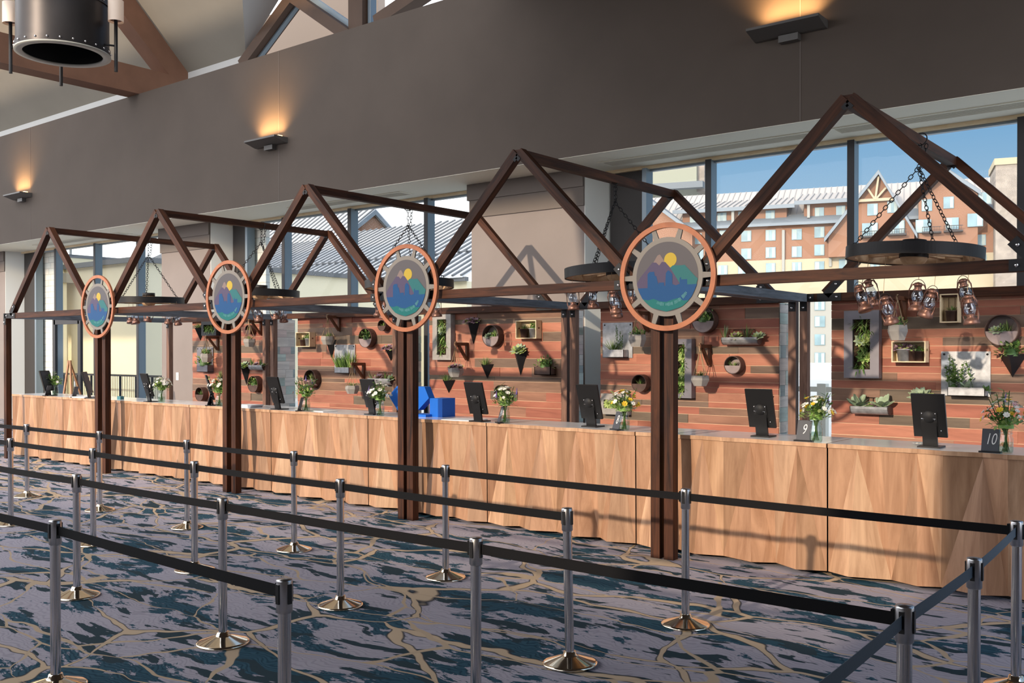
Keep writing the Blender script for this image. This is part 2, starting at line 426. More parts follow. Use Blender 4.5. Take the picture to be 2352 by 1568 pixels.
M['flame'] = plain('candle_bulb', (1, .7, .4), .5, emit=((1, .58, .25), 3.0))
M['lampglow'] = plain('lamp_tube', (1, .8, .5), .5, emit=((1, .55, .2), 6.0))
M['sconce'] = plain('sconce_metal', (.12, .115, .11), .45, metal=.3)
M['rustwall'] = plain('brown_render', (.235, .125, .08), .9, noise=.05, nscale=.3)
M['creamwall'] = plain('cream_render', (.36, .31, .22), .9, noise=.04, nscale=.3)
M['whitewall'] = plain('white_render', (.27, .27, .25), .9)
M['bwall'] = plain('yellow_render', (.84, .73, .47), .9, noise=.04, nscale=.3)
M['metalroof'] = plain('pale_metal_roof', (.36, .325, .29), .6)
M['seam'] = plain('roof_seam', (.13, .135, .14), .6)
M['seamlight'] = plain('roof_seam_light', (.26, .25, .24), .6)
M['greyroof'] = plain('grey_roof', (.13, .15, .17), .7)
M['fascia'] = plain('fascia_blue', (.16, .19, .22), .6)
M['hwin'] = plain('hotel_glass', (.15, .24, .28), .3, noise=.3, nscale=.4, spec=.6)
M['curtain'] = plain('curtain', (.30, .36, .36), .8)
M['rail'] = plain('white_rail', (.68, .66, .58), .6)
M['deck'] = plain('outside_paving', (.50, .49, .45), .9, noise=.1, nscale=.6)
M['cloth'] = plain('table_cloth', (.60, .47, .46), .9)
M['easel'] = wood('easel_wood', (.28, .13, .06), (.42, .22, .11), (10, 10, 2), .5, .1)
M['hallwall'] = plain('hall_render', (.74, .66, .47), .9, noise=.04, nscale=.3)
M['hallroof'] = plain('hall_metal_roof', (.66, .66, .67), .5)
M['pierside'] = plain('window_lit_pier', (.74, .76, .73), .8)  # window light on the pier flank put into the colour
def stone_mat(name, scale, cols):
    m, t, b, out = nodes(name); L = t.links.new; N = t.nodes.new
    tc = N('ShaderNodeTexCoord'); mp = N('ShaderNodeMapping'); mp.inputs['Rotation'].default_value = (pi / 2, 0, 0); L(tc.outputs['Object'], mp.inputs['Vector'])
    br = N('ShaderNodeTexBrick'); br.inputs['Scale'].default_value = scale; br.inputs['Mortar Size'].default_value = .012; br.offset = .37
    br.inputs['Color1'].default_value = (*cols[0], 1); br.inputs['Color2'].default_value = (*cols[1], 1); br.inputs['Mortar'].default_value = (*cols[2], 1)
    L(mp.outputs[0], br.inputs['Vector'])
    nz = N('ShaderNodeTexNoise'); nz.inputs['Scale'].default_value = scale * 1.3; L(mp.outputs[0], nz.inputs['Vector'])
    mx = N('ShaderNodeMix'); mx.data_type = 'RGBA'; mx.blend_type = 'OVERLAY'; mx.inputs['Factor'].default_value = .35
    L(br.outputs['Color'], mx.inputs['A']); L(nz.outputs['Fac'], mx.inputs['B']); L(mx.outputs['Result'], b.inputs['Base Color'])
    b.inputs['Roughness'].default_value = .9
    return m
M['stone'] = stone_mat('ledge_stone', 1.6, ((.85, .78, .70), (.70, .72, .68), (.50, .48, .44)))
M['towerstone'] = stone_mat('tower_stone', .55, ((.27, .235, .20), (.22, .19, .165), (.24, .21, .185)))

# ------------------------------------------------------------------ the hall
YB, YW, ZS, ZT = 11.0, 12.3, 4.56, 7.29
struct(MB().box(-60, 4, -8, YW + .1, -.2, 0).build('floor', M['carpet']))
wb = MB()
wb.box(-60, 4, YB, YB + .3, ZS, ZT)
struct(wb.build('wall_bulkhead', M['taupe']))
for k, x in enumerate((-23.7, -14.13, -4.385)):          # control joints in the bulkhead
    struct(MB().box(x - .006, x + .006, YB - .004, YB + .01, ZS, ZT).build('trim_%d' % (k + 1), M['pierdark']))
sf = MB(); sf.box(-60, 4, YB + .3, YW + .25, ZS, ZS + .2)
sf.box(-60, 4, YB, YB + .3, ZS - .004, ZS)
struct(sf.build('ceiling_soffit', M['soffit']))
struct(MB().box(-60, 4, YW - .09, YW + .12, ZS - .045, ZS).build('trim_4', M['lath']))
# added out of view: right wall for shade, wall behind viewer shapes the sun
struct(MB().box(2.2, 2.5, -6.3, 4.6, 0, 14).build('wall_right_shade', M['taupe']))
wf = MB(); wf.box(-60, 4, -6.3, -6, 0, 3.6); wf.box(-60, 4, -6.3, -6, 9.7, 14); wf.box(-8.2, -2.75, -6.3, -6, 7.2, 9.7); wf.box(-2.75, 4, -6.3, -6, 3.6, 9.7)
struct(wf.build('wall_sun_mask', M['cream']))
struct(MB().box(-8.8, 3, -3.5, YB, 7.4, 7.6).build('ceiling_shade_slab', M['taupe']))  # unseen slab added to darken the right of the bulkhead

# vaulted ceiling over the left: 45 degree slope rising towards the viewer, cut by a dormer
EY, EZ = 12.2, 8.02
dl0, dl1 = on_y(555, 140, EY), on_y(640, 0, EY)
dsl = (dl1.z - dl0.z) / (dl1.x - dl0.x)
xv0 = dl0.x + (EZ - dl0.z) / dsl
XR = -12.43; zr = dl0.z + dsl * (XR - dl0.x); h = zr - EZ
xv1 = 2 * XR - xv0
def slope(y): return EZ + (EY - y)
cl = MB()
up = (0, .2, .2)
cl.prism([(-60, EY, EZ), (xv0, EY, EZ), (XR, EY - h, zr), (XR, 2, slope(2)), (-60, 2, slope(2))], up)
cl.prism([(xv1, EY, EZ), (4, EY, EZ), (4, 2, slope(2)), (XR, 2, slope(2)), (XR, EY - h, zr)], up)
struct(cl.build('ceiling', M['cream']))
cd_ = MB().prism([(xv0, EY, EZ), (XR, EY, zr), (XR, EY - h, zr)], (0, 0, .2)).prism([(xv1, EY, EZ), (XR, EY - h, zr), (XR, EY, zr)], (0, 0, .2))
struct(cd_.build('ceiling_dormer', M['white']))  # whiter than the ceiling, in place of missing dormer daylight
ld = MB(); ld.box(-60, xv0 + .15, EY, EY + .2, 7.2, EZ + .02)
struct(ld.build('trim_5', M['white']))
struct(MB().box(-60, 4, YB + .3, EY + .2, 7.0, 7.2).build('ceiling_ledge', M['white']))
# roof truss by the chandelier
tr = thing('roof_truss', 'brown roof truss tie beam and rafter above left end of grey wall', 'roof truss', (-18.9, 11, 7.25))
def world_part(parent, mb, name, m):
    mb.v = [tuple(V(p) - parent.location) for p in mb.v]
    return mb.build(name, m, parent)
world_part(tr, MB().box(-19.25, -18.795, 3.0, 12.15, 7.29, 7.86), 'tie_beam', M['truss'])
ra = MB(); ra.prism([(-18.85, 12.25, 7.86), (-18.85, 12.25, 8.0), (-18.85, 4, 16.2), (-18.85, 4, 15.3), (-18.85, 11.75, 7.86)], (-.45, 0, 0))
world_part(tr, ra, 'rafter', M['truss'])
# dormer window above the wall: braces, post, steel mullions and panes
YD = 12.2
dw = MB()
def brace(a, b_, w, y=YD, ext=1.0):
    p, q = on_y(*a, y), on_y(*b_, y); q = q + (q - p) * ext; p = p - (q - p) * .1
    dw.bar(p, q, .22, w, 0, (0, 1, 0))
brace((582, 128), (676, 0), .30); brace((800, 78), (688, 0), .36); brace((884, 45), (950, 0), .28)
pk = on_y(826, 60, YD); dw.box(pk.x - .19, pk.x + .19, YD - .11, YD + .11, 7.1, 9.7)
dwo = struct(dw.build('window_4', M['truss_dark']))
ds = MB()
for a, b_, dx in (((582, 128), (676, 0), .28), ((800, 78), (688, 0), .30), ((884, 45), (950, 0), .24)):
    p, q = on_y(*a, YD + .05), on_y(*b_, YD + .05); q = q + (q - p); p = p - (q - p) * .1
    o_ = V((dx, 0, 0)); ds.bar(p + o_, q + o_, .1, .09, 0, (0, 1, 0))
ds.box(pk.x + .22, pk.x + .30, YD, YD + .14, 7.1, 9.6)
ds.build('window_frame', M['mullion'], dwo)
wp = MB().poly([(xv0, YD + .3, EZ - .8), (XR - .25, YD + .3, EZ - .8), (XR - .25, YD + .3, zr - .2), (xv0 + .4, YD + .3, EZ)])
xw = on_y(868, 30, YD + 1.5).x
struct(MB().prism([(xv0 - 4, YD + 1.5, 6.9), (xw, YD + 1.5, 6.9), (xw, YD + 1.5, 9.5), (xv0 - 4, YD + 1.5, 9.5)], (0, .2, 0)).build('wall_dormer', plain('pink_cream_plaster', (.58, .44, .34), .9)))

# ------------------------------------------------------------------ piers, window bays
def pier(xr, xl, name):
    b = MB(); y0 = 11.85
    b.prism([(xl, y0, 0), (xr, y0, 0), (xr + .19, YW + .1, 0), (xl, YW + .1, 0)], (0, 0, ZS))
    o = struct(b.build(name, M['pier']))
    MB().prism([(xr + .001, y0, 0), (xr + .191, YW + .1, 0), (xr + .20, YW + .1, 0), (xr + .012, y0, 0)], (0, 0, ZS)).build('lit_pier_side', M['pierside'], o)  # thin skin added to hold the pier's window-lit side colour
    c = MB()
    c.box(xl - .06, xr + .001, y0 - .05, y0 + .02, 4.30, ZS); c.box(xl - .03, xr + .0005, y0 - .025, y0 + .02, 4.02, 4.30)
    c.build('crown', M['pierdark'], o)
    return o
PIERS = [(-8.03, -10.25), (-17.50, -19.35), (-27.0, -29.2)]
for k, (a, b_) in enumerate(PIERS): pier(a, b_, 'wall_pier_%s' % 'abc'[k])
def bay(name, x0, x1, muls, dark):
    fr = MB()
    d = .13
    for x in [x0 + .035] + muls + [x1 - .035]:
        fr.box(x - .035, x + .035, YW - d, YW + .06, 0, ZS - .04)
    for x in muls: fr.box(x - .045, x + .045, YW - d - .006, YW - d, 0, ZS - .04, 1)
    fr.box(x0, x1, YW - d, YW + .06, 0, .12); fr.box(x0, x1, YW - .02, YW + .06, ZS - .075, ZS - .04)
    o = struct(fr.build(name, [M['mullion'], M['mullion_dark']]))
    xs = [x0] + muls + [x1]
    for a, b_ in zip(xs, xs[1:]):
        MB().box(a + .03, b_ - .03, YW + .0, YW + .012, .1, ZS - .1).build('pane', M['glass'], o)
    return o
bay('window_1', -7.234, 2.2, [-6.17, -4.19, -2.25, -.3], None)
bay('window_2', -16.75, -10.25, [-15.5, -13.55, -11.58], None)
bay('window_3', -26.0, -19.35, [-24.87, -22.87, -20.9], None)
for k, (a, b_) in enumerate(((-7.84, -7.234), (-17.31, -16.75), (-26.81, -26.0))):
    struct(MB().box(a, b_, YW - .03, YW + .05, 0, ZS - .04).build('trim_%d' % (6 + k), M['dark_panel']))
# glazed door in the left bay
pd0, pd1 = on_y(132, 735, YW - .1), on_y(190, 735, YW - .1)
dm = MB()
for x in (pd0.x, pd1.x): dm.box(x - .07, x + .07, YW - .2, YW - .131, 0, pd0.z + .05)
dm.box(pd0.x, pd1.x, YW - .2, YW - .131, pd0.z - .12, pd0.z + .05); dm.box(pd0.x, pd1.x, YW - .2, YW - .131, 0, .25)
do = struct(dm.build('door_1', M['mullion_dark']))
MB().box(pd0.x + .07, pd1.x - .07, YW - .17, YW - .16, .25, pd0.z - .12).build('pane', M['glass'], do)
MB().tube([(pd1.x - .12, YW - .25, .95), (pd1.x - .12, YW - .25, 1.25)], .015).build('door_handle', M['brushed'], do)
# linear air diffusers in the soffit
def vent(x0, x1, label):
    t = thing('air_vent', label, 'air vent', ((x0 + x1) / 2, 11.72, ZS))
    L = (x1 - x0) / 2; f = MB()
    f.box(-L, L, -.17, -.14, -.012, 0); f.box(-L, L, .14, .17, -.012, 0); f.box(-L, -L + .05, -.14, .14, -.012, 0); f.box(L - .05, L, -.14, .14, -.012, 0)
    f.build('vent_frame', M['soffit'], t)
    s = MB()
    for i in range(7): y = -.12 + i * .04; s.box(-L + .05, L - .05, y - .006, y + .006, -.011, -.002)
    s.box(-L + .05, L - .05, -.14, .14, -.0016, -.0006, 1)
    s.build('louvre', [M['soffit'], M['mullion_dark']], t)
for x0, x1, lb in ((-1.55, .6, 'linear air vent in the pale soffit, at the right edge above rightmost window'),
                   (-4.25, -1.75, 'linear air vent in the soffit behind the ridge of the rightmost gable'),
                   (-7.6, -4.45, 'linear air vent in the soffit left of the tallest gable, above window with hotel'),
                   (-14.6, -11.6, 'linear air vent in the soffit above window showing grey metal roof'),
                   (-24.8, -20.6, 'linear air vent in the soffit above leftmost gable by cream building')):
    vent(x0, x1, lb)
sw = on_y(408, 864, 11.85)
swt = thing('light_switch', 'small white light switch plate on the grey pier at left', 'light switch', (sw.x, 11.85, sw.z))
MB().box(-.05, .05, -.008, 0, -.085, .085).build('plate', M['switch'], swt)
MB().box(-.014, .014, -.016, -.008, -.03, .03).build('toggle', M['switch'], swt)

# ------------------------------------------------------------------ wall sconces
def sconce(px, wpx, label):
    a, b_ = on_y(*px[0], YB), on_y(*px[1], YB)
    w = .44; x = (a.x + b_.x) / 2; z = 5.64
    t = thing('wall_sconce', label, 'wall lamp', (x, YB, z))
    s = MB()
    s.prism([(-w, -.30, .02), (-w, -.30, .05), (-w, 0, .05), (-w, 0, -.05), (-w, -.06, -.05)], (2 * w, 0, 0))
    s.build('shade', M['sconce'], t)
    MB().box(-.12, .12, -.10, 0, -.13, -.05).build('mounting_box', M['sconce'], t)
    MB().box(-w + .05, w - .05, -.16, -.08, .052, .075).build('lamp_tube', M['lampglow'], t)
    l = bpy.data.lights.new('sconce_light', 'AREA'); l.shape = 'RECTANGLE'; l.size = .7; l.size_y = .12; l.energy = 34; l.color = (1, .56, .22); l.spread = R(120)
    lo = bpy.data.objects.new('sconce_light', l); COL.objects.link(lo); lo.parent = t; lo.location = (0, -.14, .09); lo.rotation_euler = (pi, 0, 0)
    return t
sconce(((1745, 80), (1893, 65)), 0, 'glowing uplight sconce at top right of the dark wall')
sconce(((588, 330), (665, 322)), 0, 'glowing uplight sconce on the grey wall above second booth from left')
sconce(((28, 453), (82, 447)), 0, 'small glowing uplight sconce at the far left of the wall')

# ------------------------------------------------------------------ drum chandelier
FW = 12.0
def at_depth(u, v, fw):
    d = ray(u, v); k = fw / (d.x * -_s + d.y * _c); return V((0, 0, CAM_H)) + d * k
dc = at_depth(145, 126, FW); rd = .535
ch = thing('drum_chandelier', 'dark riveted metal drum chandelier with candle lamps at top left', 'chandelier', (dc.x, dc.y, dc.z))
hd = .72
MB().lathe([(rd, 0), (rd, hd)], 48).lathe([(rd + .012, .02), (rd + .012, .10)], 48).lathe([(rd + .012, hd - .10), (rd + .012, hd - .02)], 48).build('drum', M['drum'], ch)
MB().lathe([(rd - .03, .0), (rd - .03, hd)], 48).lathe([(.01, hd - .1), (rd - .03, hd - .1)], 48).build('drum_lining', M['drumin'], ch)
MB().lathe([(rd - .075, 0), (rd + .02, 0), (rd + .02, .02), (rd - .075, .02)], 48, closed=True).build('rim', M['trimgrey'], ch)
rv = MB()
for i in range(24):
    a = 2 * pi * i / 24
    for z in (.06, hd - .06): rv.ball(((rd + .014) * cos(a), (rd + .014) * sin(a), z), .014)
rv.build('rivets', M['bolt'], ch)
rod = MB()
for i in range(3):
    a = 2 * pi * i / 3 + .6; rod.tube([(.45 * cos(a), .45 * sin(a), hd - .1), (.1 * cos(a), .1 * sin(a), slope(dc.y) - dc.z - .3)], .02, 6)
rod.build('hanging_rod', M['iron'], ch)
ar = at_depth(269, 100, FW) - dc; al_ = at_depth(8, 60, FW) - dc
def candle(ang):
    ca, sa = cos(ang), sin(ang); r1 = rd + .14
    arm = MB(); arm.tube([(rd * ca, rd * sa, .12), (r1 * ca, r1 * sa, .10)], .012, 6); arm.tube([(r1 * ca, r1 * sa, -.22), (r1 * ca, r1 * sa, .42)], .022, 8)
    a = arm.build('candle_arm', M['iron'], ch)
    MB().lathe([(.001, .42), (.07, .42), (.07, .46), (.001, .46)], 16, (r1 * ca, r1 * sa, 0)).build('cup', M['copper'], a)
    MB().lathe([(.093, .40), (.093, .66)], 20, (r1 * ca, r1 * sa, 0)).build('glass_shade', M['frost'], a)
    MB().ball((r1 * ca, r1 * sa, .50), .028, n=10, k=6).build('bulb', M['flame'], a)
for k in (0, 2, 3): candle(math.atan2(_s, _c) - .05 + k * pi / 3)

# ------------------------------------------------------------------ counter units
def counter_unit(x0, x1, label, seed):
    rnd = random.Random(seed)
    yc = 7.79
    t = thing('counter_unit', label, 'counter', ((x0 + x1) / 2, yc + .3, 0), group='faceted wooden counter units')
    n = 8; w = (x1 - x0 - .012); ox = -(x1 - x0) / 2 + .006
    zt, zb = 1.055, .035
    tx = [ox + w * i / n + (rnd.uniform(-.035, .035) if 0 < i < n else 0) for i in range(n + 1)]
    bx = [ox + w * i / n + (rnd.uniform(-.05, .05) if 0 < i < n else 0) for i in range(n + 1)]
    ty = [-.3 + (.030 if i % 2 else -.005) + rnd.uniform(-.012, .012) for i in range(n + 1)]
    by = [-.3 + (-.07 if i % 2 else .035) + rnd.uniform(-.02, .02) for i in range(n + 1)]
    ty[0] = ty[n] = -.295; by[0] = by[n] = -.285
    f = MB()
    for i in range(n):
        A, B_, C_, D_ = V((bx[i], by[i], zb)), V((bx[i + 1], by[i + 1], zb)), V((tx[i + 1], ty[i + 1], zt)), V((tx[i], ty[i], zt))
        if i % 2: f.poly([A, B_, D_]); f.poly([B_, C_, D_])
        else: f.poly([A, B_, C_]); f.poly([A, C_, D_])
    f.build('faceted_front', M['facet'], t)
    b = MB(); b.box(ox, ox + w, -.18, .32, .0, zt - .004)
    pts = [(tx[i], ty[i] + .004, zt - .01) for i in range(n + 1)] + [(ox + w, -.17, zt - .01), (ox, -.17, zt - .01)]
    b.build('carcass', M['dark_panel'], t)
    tp = MB(); tp.prism([(tx[i], ty[i] - .012, zt) for i in range(n + 1)] + [(ox + w, .34, zt), (ox, .34, zt)], (0, 0, .035), 0, 1)
    tp.build('countertop', [M['top'], M['facet']], t)
    return t
CE = [-17.51 + 1.83 * k for k in range(10)]
CLAB = ['leftmost faceted wood counter unit, below leafy green bouquet', 'faceted wood counter unit right behind second timber post from left', 'faceted counter unit under black tablet beside the white bouquet',
        'faceted counter unit behind third pair of timber posts from left', 'faceted counter unit in front of the pale side boards of second plank wall', 'faceted counter unit left of the timber posts by the blue box',
        'faceted counter unit right of the timber posts by the blue box', 'faceted counter unit holding the yellow flowers, behind the nearest timber posts', 'rightmost faceted wood counter unit, under the number 10 card']
for k in range(9): counter_unit(CE[k], CE[k + 1], CLAB[k], 40 + k)
ZC = 1.09

# ------------------------------------------------------------------ timber gable booths
HW, YF, YR_, ZBM, ZAP, S9, RH = 1.53, 7.545, 10.65, 2.455, 3.83, .09, 1.335
def booth(xc, ax, label):
    """xc centre between the posts, ax apex; rafters at 45 degrees land on the cross beam a little inside the posts"""
    t = thing('gable_booth', label, 'timber frame', (xc, 9.1, 0), group='timber gable booths over the counter')
    yf, yr = YF - 9.1, YR_ - 9.1; ax -= xc
    for sx in (-1, 1):
        for y in (yf, yr):
            beam('post', (sx * HW, y, 0), (sx * HW, y, 2.50), S9, S9, M['timber' if y == yf else 'timber_lit'], t, (0, 1, 0))
        beam('side_beam', (sx * HW, yf + .045, ZBM), (sx * HW, yr - .045, ZBM), S9 * .95, S9, M['timber_sheen'], t)['label'] = 'side beam coloured with grey sky sheen'
    for y in (yf, yr):
        beam('cross_beam', (-HW + .045, y, ZBM), (HW - .045, y, ZBM), S9, S9, M['timber'], t)
        for sx in (-1, 1):
            beam('rafter', (ax + sx * RH, y, 2.50), (ax + sx * .018, y, ZAP), S9, S9, M['timber'], t, (0, 1, 0))
    beam('ridge_beam', (ax, yf - .03, ZAP - .02), (ax, yr + .03, ZAP - .02), S9, S9, M['timber'], t)
    sl = math.atan2(ZAP - 2.5, RH)
    for y in (yf, yr):
        f = y - (S9 / 2 + .004)
        for sx in (-1, 1):
            d = V((-sx * cos(sl), 0, sin(sl)))
            o_ = V((ax + sx * (RH - .02), f, ZBM))
            p = MB()
            p.bar(o_ + V((sx * .10, 0, 0)), o_ + V((-sx * .17, 0, 0)), .006, .085, 0, (0, 0, 1))
            p.bar(o_ + V((0, 0, .02)), o_ + V((0, 0, .03)) + d * .21, .006, .085, 0, d.cross(V((0, 1, 0))))
            br = p.build('rafter_plate', M['iron'], t)
            for q in (o_ + V((-sx * .12, 0, 0)), o_ + V((0, 0, .03)) + d * .16): MB().ball((q.x, q.y - .006, q.z), .016, n=8).build('bolt', M['bolt'], br)
            o2 = V((sx * HW, f, ZBM)); p = MB()
            p.bar(o2 + V((0, 0, -.15)), o2 + V((0, 0, .045)), .006, .08, 0, (1, 0, 0)); p.bar(o2, o2 + V((-sx * .12, 0, 0)), .006, .08, 0, (0, 0, 1))
            br = p.build('post_plate', M['iron'], t)
            for q in ((o2.x, f - .006, ZBM - .11), (o2.x - sx * .08, f - .006, ZBM)): MB().ball(q, .016, n=8).build('bolt', M['bolt'], br)
        p = MB()
        for sx in (-1, 1):
            d = V((sx * cos(sl), 0, -sin(sl)))
            p.bar(V((ax, f, ZAP - .05)), V((ax, f, ZAP - .05)) + d * .05, .005, .04, 0, d.cross(V((0, 1, 0))))
        p.build('apex_plate', M['iron'], t)
    return t
BX = [-15.58, -12.387, -9.135, -5.894, -2.610]
BC = [-15.58, -12.30, -9.05, -5.85, -2.655]
BL = ['leftmost timber gable booth, farthest along the counter', 'second timber gable booth from the left, under the middle wall sconce', 'middle timber gable booth of the five, in front of grey metal roof',
      'fourth timber gable booth from the left, in front of wide grey pier', 'rightmost and nearest timber gable booth, in front of the hotel view']
for xc, ax, l in zip(BC, BX, BL): booth(xc, ax, l)

# ------------------------------------------------------------------ round signs on the posts
def sign(x, z, label):
    t = thing('round_sign', label, 'sign', (x, YF - .05, z), group='round skyline signs on the front posts')
    y0, y1 = -.072, -.045
    def disc(r0, r1, n=64):
        return [(r0, 0), (r1, 0), (r1, .022), (r0, .022)]
    Mx = Matrix.Rotation(pi / 2, 4, 'X'); Mx.translation = V((0, -.045, 0))
    MB().lathe([(.43, 0), (.475, 0), (.475, .03), (.43, .03)], 72, M=Mx, closed=True, sm=False).build('outer_ring', M['ring'], t)
    h_ = MB()
    h_.lathe([(.0, 0), (.348, 0), (.348, .018), (.0, .018)], 64, M=Mx, sm=False)
    h_.build('hub_plate', M['grey'], t)
    for k in range(10):
        a = R(36 * k)
        s = MB(); d = V((cos(a), 0, sin(a))); n_ = V((-sin(a), 0, cos(a)))
        s.prism([d * .33 - n_ * .027 + V((0, -.062, 0)), d * .33 + n_ * .027 + V((0, -.062, 0)), d * .44 + n_ * .020 + V((0, -.062, 0)), d * .44 - n_ * .020 + V((0, -.062, 0))], (0, .016, 0))
        s.build('spoke', M['grey'], t)
    rr = .307; g = MB(); Y = -.0645
    N_ = 60
    def circ(c, r, n=40, sx=1, sz=1): return [(c[0] + r * sx * cos(2 * pi * i / n), c[1] + r * sz * sin(2 * pi * i / n)) for i in range(n)]
    def clip(pts):          # keep a logo polygon inside the disc: dense resample and pull to the rim
        out = []
        for i in range(len(pts)):
            a, b_ = V((*pts[i], 0)), V((*pts[(i + 1) % len(pts)], 0))
            k = max(1, int((b_ - a).length / .06))
            for j in range(k):
                q = a.lerp(b_, j / k)
                if q.length > .998: q = q.normalized() * .998
                out.append((q.x, q.y))
        return out
    def lay(pts, mi, lev):
        g.poly([(p[0] * rr, Y - lev * .0007, p[1] * rr) for p in clip(pts)], mi)
    lay(circ((0, 0), .998, N_), 0, 0)
    lay([(-.55, .25), (-.3, .62), (-.22, .65), (-.08, .45), (-.05, .2)], 2, 1)
    lay(circ((.12, .48), .2), 6, 2); lay([(-.07, .40), (.14, .24), (.31, .40)], 6, 2.5)
    lay([(-.98, -.16), (-.86, .02), (-.46, .43), (-.34, .42), (-.24, .33), (-.15, .43), (-.04, .42), (.12, .25), (.45, -.2), (.45, -.5), (-.9, -.5)], 1, 3)
    lay([(.12, .25), (.2, .31), (.5, .30), (.58, .31), (.9, -.02), (.99, -.1), (.9, -.4), (.45, -.4), (.42, -.2)], 3, 4)
    lay([(-.95, -.30), (-.62, -.30), (-.62, .10), (-.55, .16), (-.40, .16), (-.38, .04), (-.33, .03), (-.29, -.12), (-.26, -.22), (-.25, -.16), (-.08, -.16), (-.07, -.26), (-.04, -.26), (-.02, .10), (.05, .18),
         (.12, .14), (.19, .06), (.19, -.22), (.3, -.26), (.42, -.22), (.42, -.06), (.47, -.03), (.47, -.10), (.66, -.10), (.66, -.25), (.97, -.25), (.8, -.6), (.5, -.87), (0, -1), (-.5, -.87), (-.8, -.6)], 4, 5)
    lay([(-.78, -.62), (-.6, -.66), (-.42, -.62), (-.2, -.7), (.0, -.72), (.2, -.66), (.38, -.62), (.55, -.70), (.72, -.69), (.5, -.87), (0, -1), (-.5, -.87)], 5, 6)
    rn = random.Random(4)
    for i in range(26):     # worn, unreadable line of lettering along the lower right rim
        a = R(-112 + i * 3.0)
        if i % 7 == 6: continue
        hgt = rn.uniform(.03, .055); wd = rn.uniform(.010, .018)
        d = V((cos(a), 0, sin(a))); n_ = V((-sin(a), 0, cos(a))); c_ = d * .79
        g.poly([(V((0, Y - .0055, 0)) + (c_ + d * hgt * i_ + n_ * wd * j_) * rr) for i_, j_ in ((-1, -1), (-1, 1), (1, 1), (1, -1))], 7)
    g.build('skyline_disc', [M['lg_sky'], M['lg_purple'], M['lg_pink'], M['lg_teal'], M['lg_navy'], M['lg_green'], M['lg_sun'], M['lg_ink']], t)
    MB().box(-.05, .05, -.045, .0, -.08, .08).build('mounting_block', M['dark_panel'], t)
    return t
s0 = sign(-4.167, 2.503, 'largest round skyline sign, on the posts left of the nearest booth')
for x, z, l in ((-7.374, 2.535, 'round skyline sign on the posts above the blue box'), (-10.592, 2.549, 'round skyline sign between the second and middle booths from left'), (-13.88, 2.52, 'smallest round skyline sign, on the far left posts')):
    dup(s0, l, (x, YF - .05, z))

# ------------------------------------------------------------------ wagon wheel chandeliers and lanterns
def chain(mb, p, q, link=.055, r=.0045):
    p, q = V(p), V(q); L = (q - p).length; n = max(2, int(L / (link * .78))); d = (q - p).normalized()
    a = d.cross(V((0, 0, 1)));
    if a.length < .1: a = d.cross(V((1, 0, 0)))
    a.normalize(); b_ = d.cross(a)
    for i in range(n):
        c = p + d * (L * (i + .5) / n); s = a if i % 2 else b_
        pts = [c + d * (link / 2 * cos(t)) + s * (link * .30 * sin(t)) for t in [2 * pi * j / 8 for j in range(8)]]
        mb.tube(pts, r, 4, closed=True)
WR, WZ, WY = .60, 2.75, 9.28
def wheel(x, label):
    t = thing('wagon_wheel_chandelier', label, 'chandelier', (x, WY, WZ), group='wagon wheel chandeliers on chains')
    MB().lathe([(WR - .012, -.055), (WR, -.055), (WR, .055), (WR - .012, .055)], 120, closed=True, sm=False).build('iron_tyre', M['tire'], t)
    MB().lathe([(WR - .085, -.045), (WR - .013, -.045), (WR - .013, .045), (WR - .085, .045)], 96, closed=True, sm=False).build('rim', M['wheelwood'], t)
    MB().lathe([(.001, -.10), (.085, -.10), (.115, -.06), (.125, 0), (.115, .07), (.001, .07)], 24).build('hub', M['wheelwood'], t)
    MB().lathe([(.105, .07), (.105, .13), (.06, .13), (.06, .07)], 24, closed=True).lathe([(.128, -.035), (.128, .0)], 24).build('hub_band', M['tire'], t)
    for k in range(14):
        a = 2 * pi * k / 14
        d = V((cos(a), sin(a), 0)); n_ = V((-sin(a), cos(a), 0))
        s = MB(); s.prism([d * .10 - n_ * .022, d * .10 + n_ * .022, d * (WR - .07) + n_ * .035, d * (WR - .07) - n_ * .035], (0, 0, .032))
        s.build('spoke', M['wheelwood'], t)
    for k in range(3):
        a = R(205 + 120 * k); c = MB()
        chain(c, (.54 * cos(a), .54 * sin(a), .05), (0, 0, .80)); c.build('chain', M['iron'], t)
    c = MB(); chain(c, (0, 0, .78), (0, 0, 1.02)); chain(c, (.03, .02, .80), (.05, .03, 1.02))
    c.tube([(.06 * cos(u_), .0 + .02 * sin(u_), 1.06 + .062 * sin(u_)) for u_ in [2 * pi * j / 14 for j in range(14)]], .006, 4, closed=True)
    c.build('hook_chain', M['iron'], t)
    return t
WL = ['wagon wheel chandelier of the leftmost booth, seen edge on', 'wagon wheel chandelier of the second booth from left, half behind rafter', 'wagon wheel chandelier mostly hidden behind the sign above the blue box',
      'wagon wheel chandelier in front of grey pier, left of the largest sign', 'nearest wagon wheel chandelier, hanging before the hotel view at right']
w0 = wheel(BX[4], WL[4])
w0.rotation_euler = (R(-1.5), R(2.5), 0)
for i in range(4):
    dup(w0, WL[i], (BX[i] + (-.02 if i < 3 else .04), WY + .02, WZ + .0), (R(1.0 - i), R(1.2 if i < 2 else -1), .4 * i))

